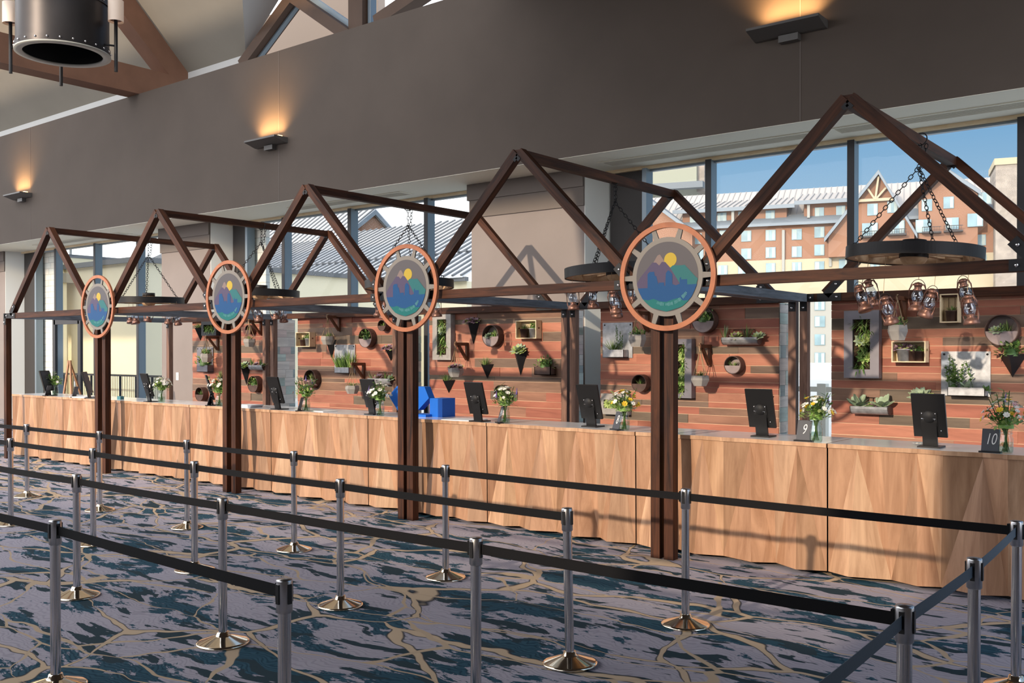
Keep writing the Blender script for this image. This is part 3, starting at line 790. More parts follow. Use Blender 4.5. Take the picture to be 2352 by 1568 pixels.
def lantern(label, loc, rot):
    """hurricane lantern hanging by a cord; origin at the top of the handle"""
    t = thing('hurricane_lantern', label, 'lantern', loc, rot, group='copper lanterns under the wagon wheels')
    z0 = -.30
    MB().lathe([(.001, z0), (.066, z0), (.070, z0 + .012), (.062, z0 + .045), (.030, z0 + .065), (.036, z0 + .08), (.036, z0 + .09), (.001, z0 + .09)], 16).build('fuel_base', M['copper'], t)
    MB().lathe([(.034, z0 + .09), (.052, z0 + .125), (.050, z0 + .15), (.034, z0 + .19)], 14).build('glass_globe', M['globe'], t)
    MB().lathe([(.037, z0 + .19), (.042, z0 + .20), (.030, z0 + .212), (.034, z0 + .235), (.044, z0 + .24), (.030, z0 + .262), (.001, z0 + .27)], 14).build('chimney_cap', M['copper'], t)
    c = MB()
    for sx in (-1, 1): c.tube([(sx * .058, 0, z0 + .03), (sx * .072, 0, z0 + .08), (sx * .072, 0, z0 + .20), (sx * .05, 0, z0 + .245), (sx * .03, 0, z0 + .25)], .007, 6)
    c.build('side_tubes', M['copper'], t)
    MB().tube([(.068 * cos(u_), 0, z0 + .20 + .095 * sin(u_)) for u_ in [pi * j / 10 for j in range(11)]], .003, 5).build('handle', M['iron'], t)
    MB().tube([(0, 0, -.01), (0, 0, .001)], .002, 4).build('cord', M['rope'], t)
    return t
def cord_to(t, top):
    M_ = t.matrix_basis.inverted()
    for ch_ in t.children:
        if ch_.name.startswith('cord'):
            ch_.data = ch_.data.copy(); p = M_ @ V(top); q = V((0, 0, -.005))
            mb = MB().tube([q, p], .0025, 4)
            me = bpy.data.meshes.new('cord'); me.from_pydata(mb.v, [], mb.f); me.materials.append(M['rope']); ch_.data = me
LN = [((1968, 647), 9.15, 20, 10, 'copper lantern leaning at the left end under the nearest wagon wheel, cage open'),
      ((1990, 634), 9.35, 14, 40, 'glass-globed copper lantern second from left under nearest wagon wheel'),
      ((2029, 672), 9.00, 18, 85, 'low hanging copper lantern seen edge on, above the tall framed succulents'),
      ((2110, 640), 9.25, -4, 55, 'upright copper lantern under the hub of the nearest wagon wheel'),
      ((2147, 655), 9.10, -22, 20, 'tilted copper lantern just left of the upright pine crate'),
      ((2208, 632), 9.30, 13, 15, 'higher of the two copper lanterns right of the upright pine crate'),
      ((2222, 668), 9.15, 6, 25, 'lower of the two copper lanterns right of the upright pine crate')]
l0 = None
bpy.context.view_layer.update()
for (p, y, tilt, yaw, lb) in LN:
    q = on_y(*p, y); rot = (R(4), R(-tilt), R(yaw - 40))
    if l0 is None: l0 = lantern(lb, q, rot); l_ = l0
    else: l_ = dup(l0, lb, q, rot)
    cord_to(l_, (q.x + .02, q.y, WZ - .03))
far = [(3, [(-.50, -.1, -.0), (-.36, .1, .02), (-.12, .28, -.09), (.17, -.3, -.07), (.36, -.15, .03), (.44, .15, -.03)], 'small copper lantern under the wagon wheel in front of grey pier'),
       (2, [(-.45, -.1, -.02), (-.2, -.25, -.05), (.2, -.28, .0), (.48, 0, -.03)], 'small copper lantern under the wagon wheel behind the blue-box sign'),
       (1, [(-.42, -.12, -.02), (-.1, -.35, .02), (.28, -.3, -.03), (.42, -.1, .0), (.5, .05, -.04)], 'small copper lantern under the wagon wheel of second booth from left'),
       (0, [(-.5, 0, .0), (-.12, -.3, .0), (.05, -.32, -.01), (.42, -.2, .02), (.5, .1, -.01), (.56, .2, -.03)], 'small dark lantern under the wagon wheel of the leftmost booth')]
rl = random.Random(9)
for bi, pos, lb in far:
    for dx, dy, dz in pos:
        q = (BX[bi] + dx, WY + dy, WZ - .12 + dz)
        l_ = dup(l0, lb, q, (R(rl.uniform(-8, 8)), R(rl.uniform(-14, 14)), rl.uniform(0, 3)))
        cord_to(l_, (q[0], q[1], WZ - .03))

# ------------------------------------------------------------------ plank walls behind the counter
YP = 10.72
def plank_wall(x0, x1, label, seed):
    rnd = random.Random(seed)
    t = thing('plank_wall', label, 'wall panel', ((x0 + x1) / 2, YP, 0), group='reclaimed plank walls')
    w = (x1 - x0) / 2; D = .52; H = 2.42
    f = MB(); z = 0.0
    while z < H - .02:
        hh = min(rnd.choice((.07, .09, .11, .13, .14)), H - z)
        x = -w
        while x < w - .01:
            L = min(rnd.uniform(.45, 1.5), w - x)
            if w - (x + L) < .2: L = w - x
            y = rnd.uniform(0, .010)
            f.box(x, x + L - .0015, -.004 - y, .012, z, z + hh - .0065)
            x += L
        z += hh
    f.build('plank_facing', M['planks'], t)
    MB().box(-w + .003, w - .003, -.0015, .004, .01, H - .008).build('backing', M['plank_backing'], t)
    for sx in (-1, 1):
        s = MB(); z = 0
        while z < H - .02:
            hh = min(rnd.choice((.10, .13, .15, .17)), H - z); y = .012
            while y < D - .01:
                L = min(rnd.uniform(.14, .4), D - y); e = rnd.uniform(0, .006)
                s.box(*((w - .012, w + e) if sx > 0 else (-w - e, -w + .012)), y, y + L - .002, z, z + hh - .003); y += L
            z += hh
        s.build('side_boards', M['pale_planks'], t)
    MB().box(-w + .01, w - .01, .012, D - .01, 0, H - .01).build('core', M['bracket'], t)
    return t
PW = [(-16.42, -13.98, 'leftmost reclaimed plank wall, in shade beside grey pier'), (-13.25, -10.80, 'second reclaimed plank wall from left, with grassy galvanised planter'), (-10.12, -7.64, 'middle reclaimed plank wall with black cone planters'),
      (-7.0, -4.52, 'fourth reclaimed plank wall from left, behind the largest sign'), (-3.9, -1.40, 'rightmost reclaimed plank wall, behind the number 10 card')]
for k, (a, b_, l) in enumerate(PW): plank_wall(a, b_, l, 70 + k * 3)

# ------------------------------------------------------------------ plants
G = [M['g_dark'], M['g_mid'], M['g_light'], M['g_grey'], M['g_purple'], M['stem']]
def rosette(mb, c, Rr, rnd, mi=3, axis=(0, -.55, .83)):
    ax = V(axis).normalized(); a = ax.orthogonal().normalized(); b_ = ax.cross(a)
    for ring, (el, rr) in enumerate(((12, 1), (35, .82), (60, .6), (78, .4))):
        n = (9, 8, 6, 4)[ring]
        for i in range(n):
            t = 2 * pi * (i + .5 * ring) / n + rnd.uniform(-.1, .1)
            d = (a * cos(t) + b_ * sin(t)) * cos(R(el)) + ax * sin(R(el))
            mb.leaf(V(c), d, Rr * rr, Rr * .45 * (1 if ring < 2 else .8), mi if rnd.random() < .8 else 2, nrm=ax, prof=(.45, 1, .95, .15))
def tuft(mb, c, Rr, H, n, rnd, mis=(0, 1, 2)):
    c = V(c)
    for i in range(n):
        a = rnd.uniform(0, 2 * pi); s = rnd.uniform(.15, 1)
        d = V((cos(a) * Rr * s, sin(a) * Rr * s * .8, H * rnd.uniform(.55, 1)))
        mb.leaf(c + V((cos(a), sin(a) * .5, 0)) * Rr * .25 * s, d, d.length, max(.006, .05 * d.length), rnd.choice(mis), droop=.25 * s, prof=(.8, 1, .7, .05))
def bush(mb, c, rx, rz, n, rnd, L=.04, mis=(0, 1, 2), ry=None):
    c = V(c); ry = ry or rx * .7
    for i in range(n):
        v = V((rnd.gauss(0, 1), rnd.gauss(0, 1), abs(rnd.gauss(0, 1)) + .1)).normalized() * rnd.uniform(.35, 1)
        p = c + V((v.x * rx, v.y * ry, v.z * rz))
        d = (v + V((rnd.uniform(-.7, .7), rnd.uniform(-.7, .7), rnd.uniform(-.3, .8)))).normalized()
        mb.leaf(p, d, L * rnd.uniform(.7, 1.3), L * .5, rnd.choice(mis), droop=.2)
    mb.lathe([(rx * .45, -.004), (rx * .4, rz * .3), (.001, rz * .55)], 8, tuple(c), mis[0])
def paddles(mb, c, Rr, n, rnd, mi=3):
    c = V(c)
    for i in range(n):
        a = 2 * pi * i / n + rnd.uniform(-.3, .3); el = rnd.uniform(.3, 1.2)
        d = V((cos(a) * cos(el), sin(a) * cos(el) * .8 - .1, sin(el)))
        mb.leaf(c, d, Rr * rnd.uniform(.8, 1.1), Rr * .62, mi, nrm=V((-cos(a) * sin(el), -sin(a) * sin(el) - .4, cos(el))), prof=(.25, .85, 1, .85, .3))
def sprig(mb, c, d, H, n, rnd, mi=1, L=.03):
    c, d = V(c), V(d).normalized(); mb.tube([c, c + d * H], .003, 4, 5)
    for i in range(n):
        p = c + d * H * (.2 + .8 * i / n); a = i * 2.4
        s = V((cos(a), sin(a), .5)); mb.leaf(p, s, L * (1.15 - .6 * i / n), L * .55, mi)
def plant(parent, kind, c, w, h, rnd, name='foliage'):
    mb = MB()
    c = V(c); w *= 1.25; h *= 1.3
    if kind == 'tuft': tuft(mb, c, w, h, 46, rnd)
    elif kind == 'grass':
        for k in range(5): tuft(mb, c + V((w * (k - 2) * .35, 0, 0)), w * .8, h * rnd.uniform(.7, 1), 34, rnd, (0, 1, 1, 2))
    elif kind == 'bush': bush(mb, c, w, h, 90, rnd, max(.02, min(w, h) * .42))
    elif kind == 'rosette':
        rosette(mb, c + V((0, 0, .02)), w, rnd); rosette(mb, c + V((w * .5, -.02, .0)), w * .6, rnd, 2)
    elif kind == 'purple':
        for k in range(3): rosette(mb, c + V((w * (k - 1) * .6, -.01, .015 + .015 * (k == 1))), w * .62, rnd, 4, (.2 * (k - 1), -.5, .8))
    elif kind == 'paddle': paddles(mb, c, w, 9, rnd); bush(mb, c, w * .5, h * .3, 14, rnd, .03, (0, 3))
    elif kind == 'mixed':
        rosette(mb, c + V((-w * .35, -.02, .01)), w * .55, rnd, 3); tuft(mb, c + V((w * .35, 0, 0)), w * .6, h, 30, rnd); bush(mb, c, w * .7, h * .5, 40, rnd, .03, (0, 1, 2))
    elif kind == 'row':
        for k in range(4):
            q = c + V((w * (k - 1.5) * .5, 0, 0))
            (rosette(mb, q + V((0, -.01, .01)), w * .34, rnd, (3, 4, 2, 3)[k], (0, -.5, .8)) if k % 2 else tuft(mb, q, w * .3, h, 24, rnd, (0, 1, 3)))
    elif kind == 'herb':
        for k in range(9): sprig(mb, c + V((w * rnd.uniform(-.8, .5), 0, 0)), (rnd.uniform(-.35, .35), rnd.uniform(-.2, .1), 1), h * rnd.uniform(.55, 1), 18, rnd, rnd.choice((0, 1, 1, 2)), .05)
        paddles(mb, c + V((0, -.03, 0)), w * .42, 9, rnd); paddles(mb, c + V((w * .85, -.03, -.02)), w * .3, 8, rnd, 0)
        bush(mb, c + V((-w * .6, 0, 0)), w * .35, h * .25, 30, rnd, .03, (0, 3))
    elif kind == 'spire':
        tuft(mb, c + V((-w * .2, 0, 0)), w * .8, h * .55, 60, rnd, (1, 1, 2)); 
        for k in range(4): sprig(mb, c + V((w * (.1 + .12 * k), 0, 0)), (rnd.uniform(-.12, .12), 0, 1), h * (1 - .13 * k), 22, rnd, 1, .03)
    if parent.get('category') == 'planter': mb.v = [(x, min(y, -.006), z) for x, y, z in mb.v]     # leaves press against the boards, not into them
    return mb.build(name, G, parent)

# ------------------------------------------------------------------ wall planters (origin on the plank face, -Y out of the wall)
YN = YP - .014
def place(name, label, u, v, d, group='planters hung on the plank walls'):
    q = on_y(u, v, YN - d); return thing(name, label, 'planter', (q.x, YN, q.z), group=group)
def size(u0, v0, u1, v1, d):
    a, b_ = on_y(u0, v0, YN - d), on_y(u1, v1, YN - d); return abs(b_.x - a.x), abs(a.z - b_.z)
def framed(px, label, seed, m='graphite', op=(.5, .74), vertical=True):
    u0, v0, u1, v1 = px; d = .10; w, h_ = size(u0, v0, u1, v1, d); w -= .0
    t = place('framed_planter', label, (u0 + u1) / 2, (v0 + v1) / 2, d); rnd = random.Random(seed)
    ow, oh = w * op[0], h_ * op[1]
    f = MB(); f.box(-w / 2, w / 2, -d, 0, oh / 2, h_ / 2).box(-w / 2, w / 2, -d, 0, -h_ / 2, -oh / 2).box(-w / 2, -ow / 2, -d, 0, -oh / 2, oh / 2).box(ow / 2, w / 2, -d, 0, -oh / 2, oh / 2)
    f.build('frame', M[m], t)
    MB().box(-ow / 2, ow / 2, -d * .5, -.002, -oh / 2, oh / 2).build('soil', M['soil'], t)
    mb = MB(); n = max(3, int((oh if vertical else ow) / .09))
    for k in range(n):
        s = (k + .5) / n - .5
        c = (rnd.uniform(-.15, .15) * ow, -d * .6, oh * s) if vertical else (ow * s, -d * .6, 0)
        if rnd.random() < .45:
            rosette(mb, c, .085, rnd, rnd.choice((2, 2, 3, 1)), (0, -1, .2)); rosette(mb, (c[0] + .05, c[1], c[2]), .07, rnd, rnd.choice((1, 2)), (.1, -1, .2))
        else:
            for i in range(46):
                a = rnd.uniform(0, 2 * pi); dd = V((cos(a), -rnd.uniform(.4, 1.2), sin(a) * .8 + .15))
                mb.leaf((c[0] + rnd.uniform(-.3, .3) * ow, c[1], c[2] + rnd.uniform(-.03, .03)), dd, rnd.uniform(.06, .13), .014, rnd.choice((0, 1, 1, 2)), droop=.25)
    mb.v = [(x, min(y, -.006), z) for x, y, z in mb.v]; mb.build('succulents', G, t)
def square(px, tpx, label, seed, kind, m='galv'):
    d = .012; w, h_ = size(*px, d); t = place('galvanised_wall_planter', label, (px[0] + px[2]) / 2, (px[1] + px[3]) / 2, d)
    rnd = random.Random(seed); D = .13
    tw, th = size(*tpx, D); q0, q1 = on_y(tpx[0], tpx[3], YN - D), on_y(tpx[2], tpx[1], YN - D)
    cx = (q0.x + q1.x) / 2 - t.location.x; zb = -h_ / 2 + .004; zt = zb + th
    MB().box(-w / 2, w / 2, -d, 0, -h_ / 2, h_ / 2).build('back_plate', M[m], t)
    tw = min(tw, w * .86); cx = max(-w / 2 + tw / 2, min(cx, w / 2 - tw / 2))
    b = MB(); b.box(cx - tw / 2, cx + tw / 2, -D, -D + .006, zb, zt).box(cx - tw / 2, cx - tw / 2 + .006, -D, -d, zb, zt).box(cx + tw / 2 - .006, cx + tw / 2, -D, -d, zb, zt).box(cx - tw / 2, cx + tw / 2, -D, -d, zb, zb + .006)
    b.build('trough', M[m], t)
    s = MB()
    for sx in (-1, 1):
        for z_ in ((1,) if kind != 'none' else (1,)): s.ball((sx * (w / 2 - .03), -d, h_ / 2 - .03), .012)
    s.build('screws', M['iron'], t)
    MB().box(cx - tw / 2 + .006, cx + tw / 2 - .006, -D + .006, -d, zb + .01, zt - .012).build('soil', M['soil'], t)
    plant(t, kind, (cx, -D * .55, zt - .01), tw * .5, (h_ - th) * .72, rnd)
def cone(px, label, seed, kind='tuft', d=.13, m='blackplanter', hp=.12):
    u0, v0, u1, v1 = px; w, h_ = size(u0, v0, u1, v1, d * .5)
    t = place('cone_planter', label, (u0 + u1) / 2, (v0 + v1) / 2, d * .5); rnd = random.Random(seed)
    a, b_, c, ap = V((-w / 2, 0, h_ / 2)), V((w / 2, 0, h_ / 2)), V((0, -d, h_ / 2 - .012)), V((0, -.004, -h_ / 2))
    mb = MB(); mb.poly([a, c, ap][::-1]).poly([c, b_, ap][::-1]).poly([a, b_, ap])
    k = .93
    mb.poly([a * k + V((0, -.005, .01)), c * k, ap]).poly([c * k, b_ * k + V((0, -.005, .01)), ap])
    mb.build('shell', M[m], t)
    MB().poly([(a.x * .85, -.006, h_ / 2 - .02), (c.x, c.y * .88, h_ / 2 - .025), (b_.x * .85, -.006, h_ / 2 - .02)]).build('soil', M['soil'], t)
    plant(t, kind, (0, -d * .4, h_ / 2 - .02), w * .45, hp, rnd)
def roundp(cx, cy, rpx, label, seed, kind='mixed', m='rustlight', d=.12):
    q, e = on_y(cx, cy, YN - d), on_y(cx, cy - rpx, YN - d); Rr = abs(e.z - q.z)
    t = place('round_wall_planter', label, cx, cy, d); rnd = random.Random(seed)
    Mx = Matrix.Rotation(pi / 2, 4, 'X')
    MB().lathe([(Rr - .008, 0), (Rr, 0), (Rr, d), (Rr - .008, d)], 36, M=Mx, closed=True, sm=False).build('ring', M['rust'], t)
    MB().lathe([(0.001, .004), (Rr - .008, .004)], 36, M=Mx).build('back_plate', M[m], t)
    n = 20; a0 = R(184); pts = [((Rr - .008) * cos(a0 + (R(356) - a0) * i / n), -d + .004, (Rr - .008) * sin(a0 + (R(356) - a0) * i / n)) for i in range(n + 1)]
    MB().prism(pts, (0, .006, 0)).build('front_plate', M[m], t)
    MB().prism([(p[0] * .97, -d + .012, p[2] * .97 - .004) for p in pts], (0, d - .02, 0)).build('soil', M['soil'], t)
    plant(t, kind, (0, -d * .6, -.02), Rr * .75, Rr * .7, rnd)
def trough(px, label, seed, kind='row', hp=.14, tray=True):
    u0, v0, u1, v1 = px; d = .16; w, h_ = size(u0, v0, u1, v1, d * .7); h_ = max(h_, .09)
    t = place('galvanised_trough_planter', label, (u0 + u1) / 2, (v0 + v1) / 2, d * .7); rnd = random.Random(seed)
    n = 10; prof = [(-d / 2 - d / 2 * cos(pi * i / n), h_ / 2 - h_ * sin(pi * i / n)) for i in range(n + 1)]
    mb = MB()
    for i in range(n):
        (y0, z0), (y1, z1) = prof[i], prof[i + 1]
        mb.poly([(-w / 2, y0, z0), (w / 2, y0, z0), (w / 2, y1, z1), (-w / 2, y1, z1)], 0, True)
    mb.build('trough', M['galv'], t)
    e = MB()
    for sx in (-1, 1): e.prism([(sx * w / 2, y, z) for y, z in prof], (-sx * .01, 0, 0))
    e.build('end_caps', M['rust'], t)
    MB().box(-w / 2 + .01, w / 2 - .01, -d + .012, -.006, h_ / 2 - .03, h_ / 2 - .012).build('soil', M['soil'], t)
    r_ = MB()
    r_.tube([(-w * .3, -.004, h_ / 2), (-w * .3, -.004, h_ / 2 + .09), (w * .3, -.004, h_ / 2 + .09), (w * .3, -.004, h_ / 2)], .004, 5); r_.tube([(0, -.004, h_ / 2), (0, -.004, h_ / 2 + .09)], .004, 5)
    r_.build('hanger', M['iron'], t)
    if kind == 'twopaddle':
        mb = MB(); paddles(mb, (-w * .3, -d * .5, h_ / 2), .15, 11, rnd); paddles(mb, (w * .32, -d * .5, h_ / 2), .14, 9, rnd); rosette(mb, (.02, -d * .6, h_ / 2), .07, rnd, 4); bush(mb, (0, -d * .5, h_ / 2), w * .3, .04, 30, rnd, .025, (0, 3))
        mb.build('foliage', G, t)
    else: plant(t, kind, (0, -d * .5, h_ / 2 - .01), w * .5, hp, rnd)
def boxp(px, label, seed):
    u0, v0, u1, v1 = px; d = .13; w, h_ = size(u0, v0, u1, v1, d); h_ *= .55
    t = place('box_planter', label, (u0 + u1) / 2, v1 - (v1 - v0) * .27, d); rnd = random.Random(seed)
    b = MB(); b.box(-w / 2, w / 2, -d, -d + .01, -h_ / 2, h_ / 2).box(-w / 2, -w / 2 + .01, -d, 0, -h_ / 2, h_ / 2).box(w / 2 - .01, w / 2, -d, 0, -h_ / 2, h_ / 2).box(-w / 2, w / 2, -d, 0, -h_ / 2, -h_ / 2 + .01)
    b.build('box', M['rust'], t)
    MB().box(-w / 2 + .01, w / 2 - .01, -d + .01, 0, h_ / 2 - .03, h_ / 2 - .012).build('soil', M['soil'], t)
    plant(t, 'bush', (0, -d * .5, h_ / 2 - .01), w * .5, .11, rnd)
def hanging(ppx, bpx, lab_b, lab_p, seed, kind='bush', D=.26):
    """bracket screwed to the wall; the pot on its rope is a thing of its own. ppx = pot box, bpx = (tip u, arm v, foot u, foot v)"""
    rnd = random.Random(seed)
    tip = on_y(bpx[0], bpx[1], YN - D)
    b = thing('wall_bracket', lab_b, 'bracket', (tip.x, YN, tip.z), group='wooden plant brackets on the plank walls')
    MB().box(-.02, .02, -D - .02, 0, -.022, .022).build('arm', M['bracket'], b)
    MB().box(-.02, .02, -.035, 0, -.24, -.022).build('wall_leg', M['bracket'], b)
    MB().bar((0, -D * .78, -.02), (0, -.03, -.22), .035, .035).build('brace', M['bracket'], b)
    u0, v0, u1, v1 = ppx; w, h_ = size(u0, v0, u1, v1, D)
    pt = on_y((u0 + u1) / 2, v0, YN - D)
    t = thing('hanging_pot', lab_p, 'hanging planter', (tip.x, YN - D, pt.z), group='concrete pots hung on ropes')
    top = tip.z - pt.z + .022; r = min(w * .5, .115)
    mp = MB(); N8 = 6
    mp.lathe([(.001, -h_), (r * .68, -h_), (r, -h_ * .42), (r * .92, 0), (r * .82, 0), (r * .82, -.02)], N8, sm=False)
    mp.build('pot', M['concrete'], t, rot=(0, 0, rnd.uniform(0, 1)))
    MB().lathe([(.001, -.018), (r * .84, -.018)], N8).build('soil', M['soil'], t)
    rp = MB()
    for k in range(4):
        a = pi / 4 + k * pi / 2 + .3
        rp.tube([(r * .9 * cos(a), r * .9 * sin(a), -.01), (r * .45 * cos(a), r * .45 * sin(a), top * .35), (.008 * cos(a), .008 * sin(a), top * .78)], .0045, 5)
    rp.tube([(0, -.0, top * .76), (0, -.028, top - .02), (0, -.02, top + .012), (0, .02, top + .012), (0, .028, top - .02), (0, 0, top * .76)], .006, 5)
    rp.build('rope', M['rope'], t)
    plant(t, kind, (0, 0, -.012), r * .9, .075, rnd)
def crate(px, label, pots, vertical=False, d=.13):
    u0, v0, u1, v1 = px; w, h_ = size(u0, v0, u1, v1, d)
    t = place('pine_crate', label, (u0 + u1) / 2, (v0 + v1) / 2, d, 'pine crates on the plank walls'); t['category'] = 'crate'
    b = MB(); k = .012
    if vertical:
        for i in range(3): x = -w / 2 + w * i / 3; b.box(x + .003, x + w / 3 - .003, -k, 0, -h_ / 2, h_ / 2)
    else: b.box(-w / 2, w / 2, -k, 0, -h_ / 2, h_ / 2)
    b.build('back_board', M['lath'], t)
    for sx in (-1, 1):
        s = MB()
        if vertical:
            for i in range(3): y = -d + (d - k) * i / 3; s.box(*((w / 2 - k, w / 2) if sx > 0 else (-w / 2, -w / 2 + k)), y + .003, y + (d - k) / 3 - .003, -h_ / 2, h_ / 2)
        else: s.box(*((w / 2 - k, w / 2) if sx > 0 else (-w / 2, -w / 2 + k)), -d, -k, -h_ / 2, h_ / 2)
        sb = s.build('side_board', M['lath'], t)
        if not vertical: MB().box(*((w / 2, w / 2 + .002) if sx > 0 else (-w / 2 + k, -w / 2 + k + .002)), -d * .62, -d * .38, .01, .03).build('hand_slot', M['bracket'], sb)
    MB().box(-w / 2 + k, w / 2 - k, -d, -k, -h_ / 2, -h_ / 2 + k).build('bottom_board', M['lath'], t)
    MB().box(-w / 2 + k, w / 2 - k, -d, -k, h_ / 2 - k, h_ / 2).build('top_board', M['lath'], t)
    for fx, hr, rr, m, kind, lb in pots:
        hp = h_ * hr if not vertical else w * hr
        hp = min(hp, .13); r = hp * rr
        p = thing('small_pot', lb, 'plant pot', (t.location.x + fx * w, YN - d * .55, t.location.z - h_ / 2 + k), group='small pots inside the pine crates')
        MB().lathe([(.001, 0), (r * .8, 0), (r, hp), (r * 1.06, hp), (r * 1.06, hp - .008), (r * .9, hp - .01), (.001, hp - .012)], 14).build('pot', M[m], p)
        plant(p, kind, (0, 0, hp - .012), r * 1.15, hp * .55, random.Random(hash(lb) % 999 if False else len(lb)))
# right-hand wall
framed((1938, 713, 2018, 868), 'tall graphite framed planter full of succulents, on the rightmost plank wall', 1)
hanging((2038, 746, 2086, 781), (2062, 684, 2090, 745), 'wooden bracket above the crate with a galvanised pot', 'faceted concrete pot hanging right of the tall framed succulents', 2, 'bush')
crate((2047, 783, 2125, 832), 'low pine crate holding a galvanised pot, on the rightmost plank wall', [(-.16, .62, .62, 'galv', 'purple', 'galvanised pot of purple succulents in the low pine crate'), (.10, .48, .55, 'rust', 'tuft', 'left small brown pot in the low pine crate beside galvanised pot'), (.28, .48, .55, 'rust', 'bush', 'right small brown pot in the low pine crate beside galvanised pot')])
crate((2158, 675, 2201, 740), 'upright slatted pine crate under the lanterns at right', [(.08, .62, .55, 'rust', 'tuft', 'single brown pot with spiky plant in the upright pine crate')], True)
roundp(2300, 758, 36, 'large round steel planter at right, above the black triangular planter', 3)
square((2161, 806, 2274, 910), (2176, 888, 2262, 910), 'large square galvanised planter with herbs, left of the black triangular planter', 4, 'herb')
cone((2288, 812, 2356, 867), 'wide black triangular planter at the right edge below round planter', 5, 'bush', .16)
trough((1954, 932, 2042, 953), 'galvanised trough with paddle succulents, lower left of the rightmost plank wall', 6, 'twopaddle')
cone((2085, 910, 2141, 985), 'black planter with big rosette, behind the rightmost tablet', 7, 'rosette', .15)
# fourth wall
square((1384, 741, 1452, 821), (1384, 803, 1432, 821), 'square galvanised planter with tall spire, left of the largest sign posts', 11, 'spire')
hanging((1447, 768, 1482, 796), (1464, 718, 1490, 742), 'wooden bracket partly behind the largest round sign', 'concrete pot hanging beside the square planter, just below the largest sign', 12)
roundp(1467, 880, 20, 'small round planter above the yellow flowers', 13, 'tuft', 'rust')
framed((1380, 903, 1440, 953), 'low concrete framed planter behind the yellow flowers', 14, 'concrete', (.8, .42), False)
roundp(1614, 735, 29, 'round steel planter right of the largest sign', 15, 'bush')
framed((1540, 778, 1588, 914), 'tall graphite framed planter half hidden by the nearest timber posts', 16, 'graphite', (.34, .82))
trough((1659, 775, 1742, 791), 'galvanised trough of mixed succulents at upper right of fourth plank wall', 17, 'row', .15)
hanging((1589, 862, 1628, 887), (1608, 795, 1640, 832), 'V shaped wooden bracket left of the small round planter on fourth wall', 'concrete pot hanging on ropes left of the trailing round planter', 18, 'tuft')
roundp(1682, 838, 21, 'round planter with trailing leaves, below the trough on fourth wall', 19, 'tuft')
cone((1718, 908, 1772, 965), 'black planter hidden behind the tablet near number 9, leaf tips showing', 20, 'tuft', hp=.09)
# middle wall
framed((993, 722, 1035, 826), 'tall concrete framed planter of green succulents on the middle wall', 21, 'concrete', (.5, .78))
cone((1067, 738, 1096, 790), 'upper left long black cone with purple rosettes on the middle wall', 22, 'purple', .12, hp=.06)
roundp(1126, 771, 25, 'round steel planter at top centre of the middle wall', 23, 'mixed')
crate((1184, 736, 1231, 777), 'pine crate with two pots at upper right of the middle wall', [(-.2, .5, .5, 'rust', 'tuft', 'brown pot in the crate at upper right of middle wall'), (.25, .62, .5, 'galv', 'bush', 'galvanised pot in the crate at upper right of middle wall')])
hanging((1032, 845, 1062, 866), (1047, 790, 1078, 822), 'wooden bracket between tall concrete frame and round planter on middle wall', 'concrete pot on ropes below the tall concrete framed planter', 24, 'purple')
cone((1098, 836, 1128, 870), 'short black cone with spiky plant in the centre of the middle wall', 25, 'tuft')
cone((1174, 805, 1206, 863), 'longest black cone planter, below the pine crate on the middle wall', 26, 'rosette', .12)
boxp((1227, 826, 1264, 861), 'brown box planter at right of the middle wall', 27)
cone((1010, 872, 1039, 903), 'short black cone with leafy plant at lower left of the middle wall', 28, 'tuft')
roundp(1147, 901, 17, 'small round planter low on the middle wall, beside a tablet', 29, 'tuft', 'rust')
# second wall
crate((679, 763, 711, 796), 'pine crate with pots at left edge of the second plank wall', [(-.15, .45, .5, 'rust', 'tuft', 'brown pot in the crate at left of second wall'), (.25, .6, .5, 'galv', 'bush', 'galvanised pot in the crate at left of second wall')])
hanging((741, 772, 763, 791), (753, 727, 788, 758), 'dark bracket at top of the second plank wall', 'concrete pot on ropes right of the crate on second wall', 31, 'tuft')
cone((744, 780, 766, 822), 'black cone planter behind the hanging pot on second wall', 32, 'tuft')
roundp(838, 776, 22, 'round steel planter at upper right of the second wall', 33, 'bush')
roundp(876, 747, 13, 'small round planter tucked behind the sign above the blue box', 34, 'tuft', 'rust')
square((768, 791, 815, 857), (768, 843, 801, 857), 'square galvanised planter overflowing with grass on second wall', 35, 'grass')
cone((879, 800, 904, 829), 'short black cone with pink rosettes at right of the second wall', 36, 'purple', hp=.06)
hanging((795, 885, 823, 905), (809, 836, 842, 865), 'dark bracket below the grassy planter on second wall', 'concrete pot on ropes below the grassy planter on second wall', 37, 'tuft')
trough((848, 868, 900, 884), 'galvanised trough with echeverias at lower right of second wall', 38, 'row', .13)
roundp(711, 870, 21, 'round rusty planter at lower left of the second wall', 39, 'tuft', 'rust')
# leftmost wall
framed((462, 738, 496, 770), 'dark box frame with leaves at top of the leftmost wall', 40, 'blackplanter', (.7, .5), False)
cone((444, 752, 464, 782), 'black cone planter at upper left corner of the leftmost wall', 41, 'tuft')
hanging((462, 812, 488, 832), (474, 775, 503, 797), 'dark bracket at left of the leftmost wall', 'concrete pot on ropes in front of the dark square planter', 42, 'bush')
square((452, 797, 489, 854), (455, 838, 480, 854), 'dark square planter with leafy plant on the leftmost wall', 43, 'bush', 'graphite')
roundp(457, 905, 16, 'round rusty planter low on the leftmost wall, behind a tablet', 44, 'tuft', 'rust')
hanging((559, 778, 587, 796), (573, 738, 601, 762), 'dark bracket at upper right of the leftmost wall', 'pale concrete pot on ropes at right of the leftmost wall', 45, 'tuft')
roundp(569, 757, 11, 'small round planter behind the pale hanging pot on leftmost wall', 46, 'tuft', 'rust')
cone((551, 840, 568, 884), 'slim black cone with white striped leaves right of the posts on leftmost wall', 47, 'rosette')
